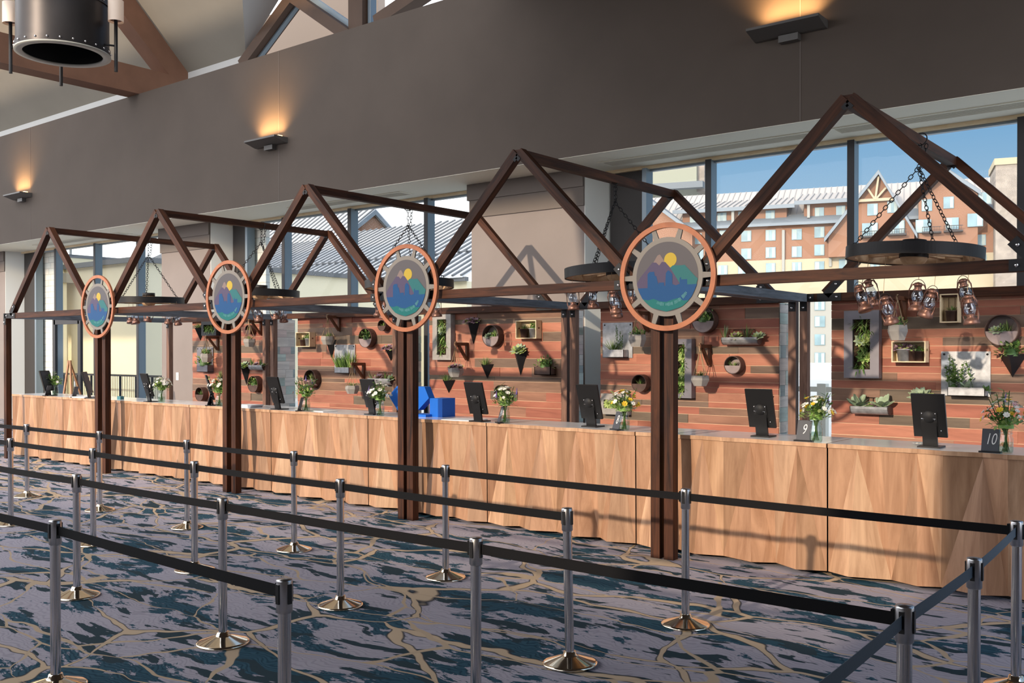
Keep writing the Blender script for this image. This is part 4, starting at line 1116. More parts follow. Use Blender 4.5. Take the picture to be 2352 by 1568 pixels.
trough((574, 838, 606, 851), 'galvanised trough with rust leaves at right of leftmost wall', 48, 'row', .14)
roundp(580, 882, 19, 'round dark steel planter at lower right of leftmost wall', 49, 'bush', 'rust')
cone((497, 865, 514, 885), 'small dark planter with upright leaves left of the posts on leftmost wall', 50, 'tuft', hp=.14)

# ------------------------------------------------------------------ things on the counter
def tablet(label, loc, rot):
    t = thing('tablet_stand', label, 'tablet', loc, rot, group='black tablets on counter stands')
    MB().box(-.085, .085, -.07, .10, 0, .012).build('base_plate', M['black'], t)
    n = MB(); n.prism([(-.055, -.02, .012), (.055, -.02, .012), (.055, -.055, .20), (-.055, -.055, .20)], (0, .022, 0)); n.build('neck', M['black'], t)
    tilt = Matrix.Rotation(R(17), 4, 'X'); tilt.translation = V((0, -.055, .245))
    e = MB(); e.box(-.125, .125, 0, .022, -.17, .185, 0, tilt); e.build('enclosure', M['black'], t)
    s = MB(); s.box(-.11, .11, .022, .024, -.145, .165, 0, tilt); s.build('screen', M['slate'], t)
    m = MB(); m.box(-.06, .06, -.008, 0, -.075, .04, 0, tilt)
    m.lathe([(.001, .02), (.045, .018), (.05, 0)], 16, M=tilt @ Matrix.Translation(V((0, 0, -.0))) @ Matrix.Rotation(pi / 2, 4, 'X'))
    m.build('swivel_mount', M['iron'], t)
    sc = MB()
    for x, z in ((-.05, -.065), (.05, -.065), (-.05, .03), (.05, .03), (-.04, -.02), (.04, -.02), (.085, -.11)):
        p = tilt @ V((x, -.010, z)); sc.ball(p, .006, n=6)
    sc.tube([tilt @ V((-.055, -.014, -.012)), tilt @ V((.055, -.014, -.012))], .005, 6)
    sc.build('screws', M['bolt'], t)
    return t
TB = [((113, 909), 62, 'leftmost tablet, turned side on beside leafy green bouquet'), ((207, 917), 45, 'tablet just left of the second timber post, turned side on'), ((345, 925), 8, 'black tablet beside the white bouquet at left'),
      ((490, 931), 30, 'tablet in front of leftmost plank wall, turned so its edge catches light'), ((640, 940), 4, 'black tablet in front of pale side boards, left of a bouquet'), ((857, 952), 4, 'black tablet left of the blue box behind white flowers'),
      ((1100, 968), 0, 'black tablet in front of the middle plank wall, right of blue box'), ((1360, 980), 0, 'black tablet left of the yellow flowers'), ((1752, 1002), 0, 'black tablet left of the number 9 card'), ((2138, 1027), 0, 'rightmost and largest looking black tablet, by number 10 card')]
t0 = None
for p, yw, l in TB:
    q = on_z(*p, ZC); q.y = min(max(q.y, 7.88), 8.05); q = V((on_y(p[0], p[1], q.y).x, q.y, ZC)); rot = (0, 0, R(-yw))
    if t0 is None: t0 = tablet(l, q, rot)
    else: dup(t0, l, q, rot)
def jar(label, loc):
    t = thing('glass_jar', label, 'vase', loc, group='glass jars holding bouquets')
    MB().lathe([(.001, .003), (.047, .003), (.052, .02), (.052, .11), (.040, .135), (.042, .165), (.045, .168), (.045, .175)], 20).build('glass', M['jar'], t)
    MB().lathe([(.001, .006), (.046, .006), (.049, .02), (.049, .085), (.001, .085)], 18).build('water', thin_glass('jar_water', (.80, .88, .82), .04, .02, .4) if 'jar_water' not in bpy.data.materials else bpy.data.materials['jar_water'], t)
    MB().lathe([(.0445, .142), (.0475, .146), (.0475, .152), (.0445, .156)], 18).build('lip_ring', M['jar'], t)
    return t
def bouquet(label, loc, seed, flowers, tall=1.0):
    tall *= 1.22
    rnd = random.Random(seed)
    t = thing('bouquet', label, 'flowers', (loc[0], loc[1], loc[2]), group='bouquets on the counter')
    st, fo = MB(), MB(); fl = {m: MB() for m, _ in flowers}
    for k in range(16):
        a = rnd.uniform(0, 2 * pi); r1 = rnd.uniform(.02, .11) * tall
        p0 = V((.026 * cos(a + 2.5), .026 * sin(a + 2.5), .012)); p1 = V((.016 * cos(a), .016 * sin(a), .165)); p2 = V((r1 * cos(a), r1 * sin(a), rnd.uniform(.24, .34) * tall))
        st.tube([p0, p1, p2], .003, 4, 5)
        for j in range(7):
            q = p1.lerp(p2, rnd.uniform(.15, 1)); b_ = rnd.uniform(0, 2 * pi)
            fo.leaf(q, (cos(b_), sin(b_), rnd.uniform(-.1, .9)), rnd.uniform(.04, .075), .03, rnd.choice((0, 1, 1, 2)), droop=.2)
    bush(fo, (0, 0, .19), .125, .13, 130, rnd, .055, (1, 1, 2, 2, 3), .12)
    for m, n in flowers:
        for k in range(int(n * (1.8 if m != 'f_violet' else .7)) or 1):
            a = rnd.uniform(0, 2 * pi); el = rnd.uniform(.1, 1.45); rr = rnd.uniform(.12, .17)
            c = V((rr * cos(a) * cos(el), rr * sin(a) * cos(el), .215 + .135 * tall * sin(el)))
            b = fl[m]
            if m == 'f_violet':
                b.tube([c, c + V((rnd.uniform(-.02, .02), 0, .07))], [.011, .002], 5)
            else:
                d = (c - V((0, 0, .19))).normalized(); rad = rnd.uniform(.013, .025)
                o1 = d.orthogonal().normalized(); o2 = d.cross(o1)
                for j in range(7):
                    w_ = 2 * pi * j / 7; b.leaf(c, o1 * cos(w_) + o2 * sin(w_) + d * .45, rad * 1.25, rad * .9, 0, nrm=d, prof=(.4, 1, .5))
                b.ball(c + d * .004, rad * .4)
    st.build('stems', [M['stem']] * 6, t); fo.build('leaves', G, t)
    for m, _ in flowers: fl[m].build('blossoms', M[m], t)
    return t
VA = [((127, 908), 'leafy green bouquet at the far left of the counter', 'glass jar under the leafy green bouquet at far left', [('f_white', 3)], 1.0),
      ((371, 924), 'white bouquet beside the tablet at left of counter', 'glass jar under the white bouquet at left', [('f_white', 22)], .95),
      ((504, 935), 'pale yellow and white bouquet half behind the third posts', 'glass jar half behind the third timber posts from left', [('f_white', 14), ('f_yellow', 4)], 1.0),
      ((703, 946), 'green bouquet with pink blossoms in front of second plank wall', 'glass jar under green and pink bouquet at second plank wall', [('f_pink', 7), ('f_violet', 4)], 1.1),
      ((873, 957), 'white bouquet with a violet spike left of the blue box', 'glass jar left of the blue box', [('f_white', 18), ('f_violet', 3)], 1.0),
      ((1160, 977), 'green and white bouquet in front of middle plank wall', 'glass jar beside the tablet at the middle plank wall', [('f_white', 12), ('f_violet', 3)], 1.0),
      ((1434, 992), 'yellow and white bouquet left of the nearest timber posts', 'glass jar under the yellow flowers', [('f_yellow', 10), ('f_white', 14)], 1.0),
      ((1874, 1019), 'white and yellow-green bouquet with violet spike beside number 9 card', 'glass jar beside the number 9 card', [('f_white', 16), ('f_yellow', 6), ('f_violet', 2)], 1.0),
      ((2310, 1044), 'large mixed green and white bouquet beside number 10 card', 'glass jar beside the number 10 card', [('f_white', 14), ('f_yellow', 6), ('f_violet', 3), ('f_pink', 2)], 1.15)]
j0 = None
for k, (p, lb, lj, fl, tall) in enumerate(VA):
    q = on_z(*p, ZC); q = V((on_y(p[0], p[1], max(7.86, q.y)).x, max(7.86, q.y), ZC))
    if j0 is None: j0 = jar(lj, q)
    else: dup(j0, lj, q)
    bouquet(lb, q, 200 + k, fl, tall)
def card(px, txt, label, yaw=0):
    q = on_z(*px, ZC); q = V((on_y(px[0], px[1], max(7.84, q.y)).x, max(7.84, q.y), ZC))
    t = thing('number_card', label, 'number sign', q, (0, 0, R(yaw)), group='slate number cards')
    tl = Matrix.Rotation(R(-16), 4, 'X'); tl.translation = V((0, 0, .012))
    MB().box(-.062, .062, -.003, .003, 0, .17, 0, tl).build('slate', M['slate'], t)
    MB().box(-.075, .075, -.025, .045, 0, .012).build('stand', M['black'], t)
    if txt:
        cu = bpy.data.curves.new('number', 'FONT'); cu.body = txt; cu.size = .125; cu.align_x = 'CENTER'; cu.align_y = 'CENTER'; cu.shear = .25; cu.extrude = .0008; cu.offset = -.0012
        to = bpy.data.objects.new('number', cu); COL.objects.link(to)
        bpy.context.view_layer.update()
        me = bpy.data.meshes.new_from_object(to.evaluated_get(bpy.context.evaluated_depsgraph_get()))
        bpy.data.objects.remove(to); me.materials.clear(); me.materials.append(M['ink'])
        no = bpy.data.objects.new('number', me); COL.objects.link(no); no.parent = t
        no.matrix_local = tl @ Matrix.Translation(V((0, -.0045, .088))) @ Matrix.Rotation(pi / 2, 4, 'X') @ Matrix.Diagonal((.62, 1, 1, 1))
    return t
card((2274, 1040), '10', 'grey slate card reading 10')
card((1845, 1014), '9', 'dark slate card reading 9')
card((1414, 988), '8', 'dark slate card reading 8, beside the yellow flowers', -28)
card((1145, 975), '7', 'dark slate card turned aside, beside bouquet at middle plank wall', -40)
card((687, 946), '', 'thin slate card seen edge on left of the green and pink bouquet', -58)
card((480, 934), '', 'thin slate card seen edge on beside the tablet at leftmost plank wall', -58)
card((170, 912), '', 'dark slate card leaning edge on between the two leftmost tablets', -58)
card((108, 909), '', 'slim slate card edge on by the leftmost tablet', -58)
# sheets of paper
def sheet(px, w, d, label, rz, n=1):
    q = on_z(*px, ZC)
    o = MB()
    for k in range(n): o.box(-w / 2 + .004 * k, w / 2 + .004 * k, -d / 2, d / 2, .0004 + k * .004, .0036 + k * .004)
    o = o.build('paper_stack', M['paper'], None, (q.x, max(7.98, q.y), ZC), (0, 0, rz)); tag(o, label, 'papers', 'papers on the counter')
sheet((560, 935), .30, .22, 'white stack of papers right of the third timber posts from left', .1, 9)
sheet((745, 944), .30, .21, 'white papers lying right of the green and pink bouquet', -.2, 2)
sheet((1040, 966), .42, .30, 'white papers lying right of the blue box', .15, 2)
sheet((190, 912), .34, .26, 'white papers by the second tablet from left', .3, 4)
tg = on_z(271, 917, ZC)
tape = MB().box(-.05, .05, -.03, .03, 0, .05).build('card_box', plain('teal_card', (.05, .18, .22), .6), None, (tg.x, 8.0, ZC)); tag(tape, 'tiny teal box on the counter right of the second post', 'box')
bi = on_z(2106, 1023, ZC); rb = MB(); rnb = random.Random(3)
for k in range(7): rb.leaf((0, 0, .012), (cos(k * .9), sin(k * .9), .25), .045, .03, 0)
rbo = rb.build('fabric_flower', M['f_white'], None, (on_y(2106, 1023, 8.05).x, 8.05, ZC)); tag(rbo, 'small crumpled white flower left of the rightmost tablet', 'flower')
# blue folded display piece
bq = on_y(960, 958, 8.12)
bt = thing('blue_display_block', 'bright blue folded block on the counter behind the posts', 'display block', (bq.x, 8.12, ZC))
def lp(u, v, y): q = on_y(u, v, y); return V((q.x - bq.x, y - 8.12, q.z - ZC))
ft = MB(); ft.prism([lp(893, 909, 8.10), lp(912, 886, 8.10), lp(975, 888, 8.10), lp(985, 914, 8.10), lp(960, 942, 8.10), lp(915, 945, 8.10)], (0, .10, 0)); ft.build('slanted_panel', M['blue'], bt)
cb = MB(); a = lp(987, 914, 8.12); b_ = lp(1016, 957, 8.12); cb.box(a.x, b_.x, 0, .22, .0, a.z); cb.build('side_box', M['blue'], bt)
lw = MB(); a = lp(958, 951, 8.02); b_ = lp(978, 961, 8.02); lw.box(a.x - .1, b_.x, -.10, .12, 0, a.z); lw.build('low_box', M['blue'], bt)

# ------------------------------------------------------------------ belt stanchions
def stanchion(label, loc):
    t = thing('belt_stanchion', label, 'stanchion', loc, group='chrome belt stanchions')
    MB().lathe([(.162, 0), (.165, .006), (.162, .014), (.150, .018), (.055, .050), (.040, .056), (.036, .075), (.001, .075)], 40).build('base', M['base_chrome'], t)
    MB().lathe([(.027, .05), (.027, .80)], 24).build('pole', M['chrome'], t)
    MB().lathe([(.027, .785), (.033, .79), (.033, .915), (.031, .922), (.001, .924)], 24).build('head', M['brushed'], t)
    c = MB()
    for k in range(4):
        a = k * pi / 2; M_ = Matrix.Rotation(a, 4, 'Z'); c.box(.030, .0375, -.0095, .0095, .825, .905, 0, M_)
    c.build('belt_slots', M['black'], t)
    return t
def belt(root, end, grey=False):
    p = V(root.location); e = V((end[0] - p.x, end[1] - p.y, 0)); L = e.length; d = e.normalized()
    a, b_ = d * .034, d * (L - .034); n = V((-d.y, d.x, 0)) * .0012
    mb = MB(); k = 8
    mb2 = []
    for i in range(k):
        s0, s1 = i / k, (i + 1) / k; q0, q1 = a.lerp(b_, s0), a.lerp(b_, s1)
        z0, z1 = -.004 * sin(pi * s0), -.004 * sin(pi * s1)
        P = [q0 - n, q1 - n, q1 + n, q0 + n]; Z = [z0, z1, z1, z0]
        lo = [V((p_.x, p_.y, .842 + z_)) for p_, z_ in zip(P, Z)]; hi = [V((p_.x, p_.y, .892 + z_)) for p_, z_ in zip(P, Z)]
        mb.poly([lo[0], lo[1], hi[1], hi[0]]).poly([lo[2], lo[3], hi[3], hi[2]]).poly([hi[0], hi[1], hi[2], hi[3]]).poly([lo[3], lo[2], lo[1], lo[0]])
    mb.box(L - .046, L - .034, -.012, .012, .832, .902, 0, Matrix.Rotation(math.atan2(d.y, d.x), 4, 'Z'))
    bo = mb.build('belt', M['belt_grey' if grey else 'belt'], root)
    if grey: bo['label'] = 'grey belt'
SA = [(-12.40, 5.70), (-10.66, 5.73), (-8.89, 5.73), (-7.12, 5.71), (-5.28, 5.78), (-3.10, 5.79)]
SB = [(-10.53, 4.67), (-8.83, 4.68), (-7.12, 4.66), (-5.30, 4.67), (-3.25, 4.645)]
SC = [(-7.065, 3.615), (-5.20, 3.605), (-3.106, 3.623)]
SD = [(-5.24, 2.56), (-3.151, 2.477)]
SR = [(-1.093, 5.816), (-1.045, 4.654), (-1.05, 3.63), (-1.02, 2.50)]
LA = ['in back row beside counter, farthest left', 'in back row in front of the second post from left', 'in back row in front of counter, third from left', 'in back row left of the posts under the blue box', 'in back row right of the posts under the blue box', 'in back row just right of the nearest timber posts']
LBb = ['in second row at the left edge of the picture', 'in second row, second from left', 'in second row, third from left', 'in second row, fourth from left', 'ending the second row, alone in front of the counter, slightly leaning']
LC = ['in third row, left of picture, base showing', 'in third row, second from left, polished base in foreground', 'in third row cut by the bottom edge, centre of picture']
LD = ['in front row at lower left, base just showing', 'ending the front row, cut by the bottom edge']
LR = ['at the right edge, corner of the back row', 'in the right-hand column, middle of three', 'at lower right where the third row meets the right-hand column', 'nearest the camera at lower right, holding the end of the grey belt']
sp = None
def put(pos, lab):
    global sp
    l = 'chrome belt stanchion ' + lab
    if sp is None: sp = stanchion(l, (pos[0], pos[1], 0)); return sp
    return dup(sp, l, (pos[0], pos[1], 0))
rows = []
for ps, ls in ((SA, LA), (SB, LBb), (SC, LC), (SD, LD), (SR, LR)): rows.append([put(p, l) for p, l in zip(ps, ls)])
A_, B_r, C_r, D_r, R_r = rows
A_[0]  # belts: each runs from its own post to the next one along
for row, ps, last in ((A_, SA, SR[0]), (B_r, SB, None), (C_r, SC, SR[2]), (D_r, SD, None)):
    for i in range(len(row)):
        nxt = ps[i + 1] if i + 1 < len(row) else last
        if nxt: belt(row[i], nxt)
    f = ps[0]; belt(row[0], (f[0] - (1.9 if row is not D_r else 2.1), f[1] + .0))
belt(R_r[0], SR[1], True); belt(R_r[1], SR[2], True); belt(R_r[2], SR[3], True)
for ch_ in B_r[-1].children: pass
B_r[-1].rotation_euler = (0, R(-1.4), 0)

# ------------------------------------------------------------------ behind the counter at the left
eq = on_y(160, 900, 9.6)
et = thing('display_easel', 'wooden A-frame easel standing behind the counter at far left', 'easel', (eq.x, 9.6, 0))
for dx in (-1, 1): beam('leg', (dx * .34, -.10, 0), (dx * .03, 0, 1.66), .05, .025, M['easel'], et, (0, 1, 0))
beam('rear_leg', (0, .55, 0), (0, .02, 1.6), .045, .025, M['easel'], et, (0, 1, 0)); beam('shelf_bar', (-.3, -.12, .75), (.3, -.12, .75), .05, .03, M['easel'], et)
tq = on_y(318, 905, 11.3)
tt = thing('draped_table', 'small table with pale pink cloth by the left window', 'table', (tq.x, 11.2, 0))
MB().lathe([(.42, 0), (.37, .35), (.40, .72), (.40, .75), (.001, .75)], 28).build('cloth', M['cloth'], tt)
MB().lathe([(.001, .75), (.28, .75), (.28, .762), (.001, .762)], 24).build('tray', M['paper'], tt)

# ------------------------------------------------------------------ outside
struct(MB().box(-400, 200, YW + .1, 420, -.35, -.05).build('ground_outside', M['deck']))
def stone_col(px, y, label):
    a, b_ = on_y(px[0], 800, y), on_y(px[1], 800, y)
    o = MB().box(a.x, b_.x, y, y + .1, -.05, 5.6).build('stone_column', M['stone'], None); tag(o, label, 'column')
stone_col((99, 133), 12.42, 'pale ledge stone column outside the far left window')
stone_col((584, 611), 12.42, 'narrow tan stone column outside, beside the second window bay')
# deck railing seen in the gap between the plank walls
ra0, ra1 = on_y(1862, 893, 15.0), on_y(1908, 893, 15.0)
rt = thing('deck_railing', 'white deck railing outside, seen between the two right plank walls', 'railing', ((ra0.x + ra1.x) / 2, 15, 0))
MB().box(-1.6, 1.6, -.06, .06, ra0.z - .04, ra0.z + .04).build('top_rail', M['rail'], rt)
MB().box(-1.6, 1.6, -.03, .03, .12, .2).build('bottom_rail', M['rail'], rt)
pp = on_y(1890, 893, 15.0).x - rt.location.x
for dx in (pp, pp - 1.4, pp + 1.3): MB().box(dx - .07, dx + .07, -.07, .07, -.05, ra0.z + .09).build('post', M['rail'], rt)
for k in range(12): MB().box(-1.5 + k * .26, -1.47 + k * .26, -.015, .015, .2, ra0.z - .04).build('baluster', M['rail'], rt)
rq0, rq1 = on_y(150, 858, 16), on_y(345, 858, 16)
r2 = thing('dark_railing', 'thin dark railing outside the left windows', 'railing', ((rq0.x + rq1.x) / 2, 16, 0)); hw_ = (rq1.x - rq0.x) / 2 + 1
MB().box(-hw_, hw_, -.03, .03, rq0.z - .03, rq0.z + .03).build('top_rail', M['mullion_dark'], r2)
for k in range(9): x = -hw_ + 2 * hw_ * k / 8; MB().box(x - .025, x + .025, -.025, .025, -.05, rq0.z).build('post', M['mullion_dark'], r2)
bl = MB()
for k in range(70): x = -hw_ + 2 * hw_ * k / 70; bl.box(x - .006, x + .006, -.006, .006, .1, rq0.z)
bo = bl.build('balusters', M['mullion_dark'], r2); bo['kind'] = 'stuff'

# yellow building with a flat roof, far left
XA = -36.0
pa = on_x(150, 583, XA); pb = on_x(340, 599, XA); za = pa.z
ya = thing('yellow_building', 'flat-roofed pale yellow building outside the leftmost windows', 'building', (XA, pa.y, 0))
MB().box(-12, 0, -4, 22, -.1, za - .12).build('wall', M['bwall'], ya)
MB().box(-12.1, .02, -4.1, 22.1, za - .12, za).build('parapet_cap', M['seam'], ya)
cp_ = on_x(150, 627, XA + .9)
MB().box(-.0, .9, -4, .9, cp_.z - .35, cp_.z).build('canopy', M['creamwall'], ya)
for k in range(4): MB().box(.45, .8, -3.6 + k * 1.45, -3.25 + k * 1.45, -.05, cp_.z - .35).build('pillar', M['bwall'], ya)
for k, (u0, u1, v0, v1) in enumerate(((272, 315, 735, 880), (322, 345, 735, 880))):
    a, b_ = on_x(u0, v0, XA), on_x(u1, v1, XA)
    MB().box(0, .06, a.y - pa.y, b_.y - pa.y, .6, a.z).build('window', M['hwin'], ya)
sg = on_x(177, 575, XA); MB().tube([(-.5, sg.y - pa.y, za), (-.5, sg.y - pa.y, za + .75)], .05, 6).box(-.75, -.3, sg.y - pa.y - .12, sg.y - pa.y + .12, za + .7, za + 1.0).build('roof_vent', M['whitewall'], ya)

# grey metal-roofed hall outside the second bay
P2 = on_y(960, 643, 32.0); ez = 5.10; rg = on_y(825, 534, 40.0).z
hb = thing('metal_roof_hall', 'low cream hall with ribbed pale metal roof, outside second window bay', 'building', (P2.x, 32, 0))
w_ = MB(); w_.box(-30, 0, -14, 0, -.1, ez - .15); w_.box(-30, 3, 0, 10, -.1, ez - .15); w_.build('wall', M['hallwall'], hb)
w_ = MB(); w_.box(-30, .15, -14.1, .05, ez - .15, ez + .03); w_.box(0, 3.1, -.25, 0, ez - .15, ez + .03); w_.build('gutter', M['seam'], hb)
x0, x1 = -34.0, 3.0
rf = MB(); dz_ = (rg - ez) / 8.0
rf.prism([(x0, -.3, ez), (x1, -.3, ez), (x1, 8, rg), (x0, 8, rg)], (0, 0, .06))
rf.build('roof', M['hallroof'], hb)
rs = MB(); k = 0; x = x0
while x < x1:
    rs.bar((x, -.3, ez + .10), (x, 8, rg + .10), .12, .08); x += .52
ro = rs.build('roof_seams', M['seam'], hb)
for fy in (.33,):
    g_ = MB(); y_ = -.3 + 8.3 * fy; z_ = ez + (rg - ez) * fy + .2; x = x0
    g_.tube([(x0, y_, z_), (x1, y_, z_)], .035, 5)
    while x < x1: g_.box(x - .03, x + .03, y_ - .04, y_ + .04, z_ - .2, z_ + .1); x += .52
    g_.build('snow_guard', M['seam'], hb)
ga, gl_, gr, gb = [on_y(*p, 42.0) for p in ((854, 488), (820, 540), (886, 530), (690, 513))]
gz = gl_.z - 1.2; wd_ = 2.2
def hl(p): return V((p.x - hb.location.x, p.y - 32, p.z))
gA = hl(ga); gd = MB()
gd.prism([gA, gA + V((0, 2.6, -1.9)), gA + V((0, -2.6, -1.9))], (-.3, 0, 0)); gd.build('gable_wall', M['rustwall'], hb)
gr_ = MB()
for sy in (-1, 1): gr_.prism([gA + V((.35, 0, .14)), gA + V((.35, sy * 2.9, -1.95)), gA + V((-14, sy * 2.9, -1.95)), gA + V((-14, 0, .14))], (0, 0, .1))
for k in range(26): q = gA + V((.3 - k * .55, 0, .28)); gr_.bar(q, q + V((0, -2.9, -2.09)), .14, .07, 1)
gr_.build('gable_roof', [M['hallroof'], M['seam']], hb)
fa = MB()
for sy in (-1, 1): fa.prism([gA + V((.36, 0, .16)), gA + V((.36, sy * 2.9, -1.93)), gA + V((.36, sy * 2.9, -2.2)), gA + V((.36, 0, -.16))], (-.08, 0, 0))
fa.build('barge_board', M['fascia'], hb)

# hotel wing across the court
AZ = R(16.5); HFW = 160.0
hp = at_depth(1900, 700, HFW); hp.z = 0
ht = thing('hotel_building', 'large rust and cream hotel with metal roof and gables, seen through right windows', 'building', hp, (0, 0, AZ))
nh = V((sin(AZ), -cos(AZ), 0)); eh = V((cos(AZ), sin(AZ), 0))
def FH(u, v, off=0.0):
    d = ray(u, v); o_ = V((0, 0, CAM_H)); t_ = ((hp + nh * off) - o_).dot(nh) / d.dot(nh); q = o_ + d * t_
    return (q - hp).dot(eh), q.z
def hbox(name, u0, v0, u1, v1, off, th, m, lst=None):
    s0, z0 = FH(u0, v1, off); s1, z1 = FH(u1, v0, off); s0_, zt_ = FH(u0, v0, off)
    mb = MB().box(min(s0, s1), max(s0, s1), -off, -off + th, z0, zt_)
    return mb.build(name, m, ht)
s_l, zc = FH(1480, 600); s_r, _ = FH(2420, 600); zc = FH(1750, 598)[1]; ze = FH(1650, 519)[1]; zd = FH(1650, 484)[1]; zrg = FH(1700, 418)[1]
MB().box(s_l - 20, s_r, 0, 14, zc, ze).build('upper_wall', M['rustwall'], ht)
MB().box(s_l - 20, s_r, -.25, 14, -.3, zc).build('lower_wall', M['creamwall'], ht)
a_ = FH(1862, 700, 2)[0]; b2 = FH(1912, 700, 2)[0]
MB().box(a_ - 8, b2 + 12, -2.0, -.2, -.3, FH(1883, 675, 2)[1]).build('white_wall', M['whitewall'], ht)
mn = MB(); mn.prism([(s_l - 20, -1.0, ze - .2), (s_r, -1.0, ze - .2), (s_r, 1.5, ze + 1.3), (s_l - 20, 1.5, ze + 1.3)], (0, 0, .25)); mn.build('skirt_roof', M['greyroof'], ht)
MB().box(s_l - 20, s_r, -1.15, -.9, ze - .55, ze - .1).build('eave_fascia', M['fascia'], ht)
mr = MB(); sb_, st_ = (1.2, ze + 1.0), (13.0, zrg)
mr.prism([(s_l - 20, sb_[0], sb_[1]), (s_r - 4, sb_[0], sb_[1]), (s_r - 4, st_[0], st_[1]), (s_l - 20, st_[0], st_[1])], (0, 0, .3)); mr.build('main_roof', M['metalroof'], ht)
sm = MB(); x = s_l - 20
while x < s_r - 4:
    sm.bar((x, sb_[0], sb_[1] + .36), (x, st_[0], st_[1] + .36), .14, .06); x += 1.0
sm.build('roof_seams', M['seamlight'], ht)
for (u0, u1, vt, vb, vbase) in ((1566, 1806, 481, 511, 517), (1846, 1962, 463, 497, 505)):
    a, z0 = FH(u0, vbase); b_, _ = FH(u1, vbase); zt_ = FH((u0 + u1) / 2, vt)[1]
    MB().box(a, b_, .6, 9, z0 - .4, zt_ + .1).build('dormer_wall', M['rustwall'], ht)
    rr_ = MB(); rr_.prism([(a - 1.4, -.9, zt_), (b_ + 1.4, -.9, zt_), (b_ + .4, 9.5, zt_ + 2.6), (a - .4, 9.5, zt_ + 2.6)], (0, 0, .3))
    x = a - 1
    while x < b_ + 1: rr_.bar((x, -.85, zt_ + .4), (x, 9.4, zt_ + 2.95), .16, .14, 1); x += 1.0
    rr_.build('dormer_roof', [M['metalroof'], M['seamlight']], ht)
    MB().box(a - 1.45, b_ + 1.45, -1.05, -.85, zt_ - .35, zt_ + .3).build('dormer_fascia', M['fascia'], ht)
def gable(ua, va, ul, vl, ur, off, m, truss=True):
    (sa, zA), (sl_, zl_), (sr_, _) = FH(ua, va, off), FH(ul, vl, off), FH(ur, vl, off)
    pts = [(sl_, -off, zc), (sr_, -off, zc), (sr_, -off, zl_), (sa, -off, zA), (sl_, -off, zl_)]
    MB().prism(pts, (0, off + .2, 0)).build('gable_wall', m, ht)
    for q in ((sl_, zl_), (sr_, zl_)):
        e_ = V((q[0] - sa, 0, q[1] - zA)); n_ = V((sa, -off, zA)); f_ = n_ + e_ * 1.08
        rf_ = MB(); rf_.prism([n_ + V((0, -1.1, .35)), f_ + V((0, -1.1, .35)), f_ + V((0, 9, .35)), n_ + V((0, 9, .35))], (0, 0, .3)); rf_.build('gable_roof', M['greyroof'], ht)
        bb = MB(); bb.prism([n_ + V((0, -1.15, .55)), f_ + V((0, -1.15, .55)), f_ + V((0, -1.15, -.1)), n_ + V((0, -1.15, -.1))], (0, .25, 0)); bb.build('barge_board', M['fascia'], ht)
    if truss:
        tr_ = MB(); k_ = .42; y_ = -off - .5
        l_ = V((sa + (sl_ - sa) * k_, y_, zA + (zl_ - zA) * k_)); r__ = V((sa + (sr_ - sa) * k_, y_, zA + (zl_ - zA) * k_)); ap_ = V((sa, y_, zA - .4)); md = (l_ + r__) / 2
        tr_.bar(l_, r__, .3, .45); tr_.bar(md, ap_, .3, .45, 0, (0, 1, 0)); tr_.bar(md, (l_ + ap_) / 2, .3, .35, 0, (0, 1, 0)); tr_.bar(md, (r__ + ap_) / 2, .3, .35, 0, (0, 1, 0))
        tr_.build('gable_truss', M['creamwall'], ht)
gable(2018, 401, 1903, 545, 2100, 2.0, M['rustwall'])
gable(2178, 400, 2110, 452, 2246, 2.0, M['rustwall'], False)
gable(1462, 442, 1380, 545, 1590, 2.5, M['rustwall'], False)
# stone tower at the right end and cream block behind
hbox('stone_tower', 2286, 377, 2470, 740, 4.0, 10, M['towerstone']); hbox('tower_cap', 2284, 364, 2474, 379, 4.2, 10.4, M['creamwall'])
for nm, u0, v0, u1, v1, off, th, m in (('rear_block', 1440, 389, 1600, 440, -22, 12, plain('olive_render', (.25, .26, .21), .9)), ('rear_block_side', 1600, 372, 1618, 440, -23, 12, M['towerstone']), ('rear_block_top', 1522, 368, 1604, 386, -24, 8, M['towerstone']), ('rear_roof', 1440, 426, 1614, 440, -20, 2, M['greyroof'])):
    hbox(nm, u0, v0, u1, v1, off, th, m)
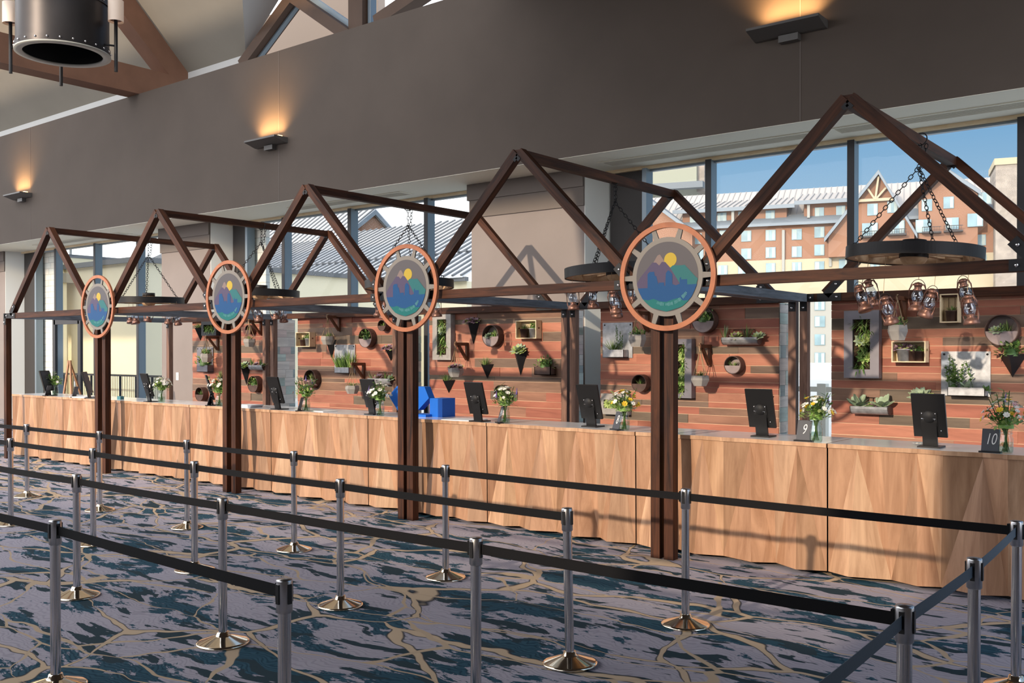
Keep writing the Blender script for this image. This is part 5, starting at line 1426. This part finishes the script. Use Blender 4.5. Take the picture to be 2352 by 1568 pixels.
# windows: frame (part) with curtain (sub-part)
HWN = []
for u, v in ((1658, 500), (1706, 497), (1769, 495), (1595, 507), (1882, 488), (1931, 484)): HWN.append((u, v, 21, 24, -.6))
for u, v in ((1600, 548), (1664, 541), (1714, 542), (1770, 540), (1830, 538), (1882, 533), (1945, 530), (1604, 586), (1714, 583), (1770, 580), (1830, 578), (1882, 574), (1938, 570), (2190, 550), (2253, 551)): HWN.append((u, v, 23, 25, 0))
for u, v in ((1660, 620), (1706, 620), (1770, 615), (1830, 613), (1882, 611), (1938, 606), (2010, 604), (2255, 596)): HWN.append((u, v, 22, 22, .25))
for u, v in ((2004, 481), (2050, 475), (2129, 471), (2179, 465)): HWN.append((u, v, 24, 27, 2.0))
for u, v in ((2262, 455), (2187, 513)): HWN.append((u, v, 30, 27, 2.2))
for u, v in ((1998, 527), (2060, 521), (2121, 519), (2240, 505)): HWN.append((u, v, 36, 30, 2.2))
for u, v in ((1883, 700), (1883, 738), (1883, 780), (1883, 822)): HWN.append((u, v, 24, 25, 2.0))
for i, (u, v, w, h_, off) in enumerate(HWN):
    o = off + .12
    s0, z0 = FH(u - w / 2, v, o); s1, _ = FH(u + w / 2, v, o); z1 = FH(u, v - h_ / 2, o)[1]; z0 = FH(u, v + h_ / 2, o)[1]
    wi = MB().box(s0, s1, -o, -off, z0, z1).build('window', M['hwin'], ht)
    cu = MB(); q = (s1 - s0)
    if i % 3 == 0: cu.box(s0 + .1, s0 + q * .36, -o - .05, -o, z0 + .1, z1 - .1).box(s1 - q * .36, s1 - .1, -o - .05, -o, z0 + .1, z1 - .1)
    elif i % 3 == 1: cu.box(s0 + .1, s0 + q * .5, -o - .05, -o, z0 + .1, z1 - .1)
    else: cu.box(s0 + q * .62, s1 - .1, -o - .05, -o, z0 + .1, z1 - .1)
    cu.build('curtain', M['curtain'], wi)
for u, v in ((1998, 535), (2060, 530), (2140, 525), (2190, 522)):
    s0, z0 = FH(u - 22, v + 7, 3.2); s1, z1 = FH(u + 22, v - 6, 3.2); bm = MB()
    bm.box(s0, s1, -3.2, -3.1, z1 - .1, z1).box(s0, s1, -3.3, -1.9, z0 - .25, z0)
    x = s0
    while x < s1: bm.box(x, x + .06, -3.18, -3.12, z0, z1); x += .35
    bm.build('balcony', M['mullion_dark'], ht)
for u, v0, v1 in ((1799, 528, 640), (1907, 556, 612), (1683, 484, 517), (1857, 470, 500)):
    s0, z0 = FH(u, v1, .4); _, z1 = FH(u, v0, .4); MB().box(s0 - .22, s0 + .22, -.5, 0, z0, z1).build('downpipe', M['whitewall'], ht)
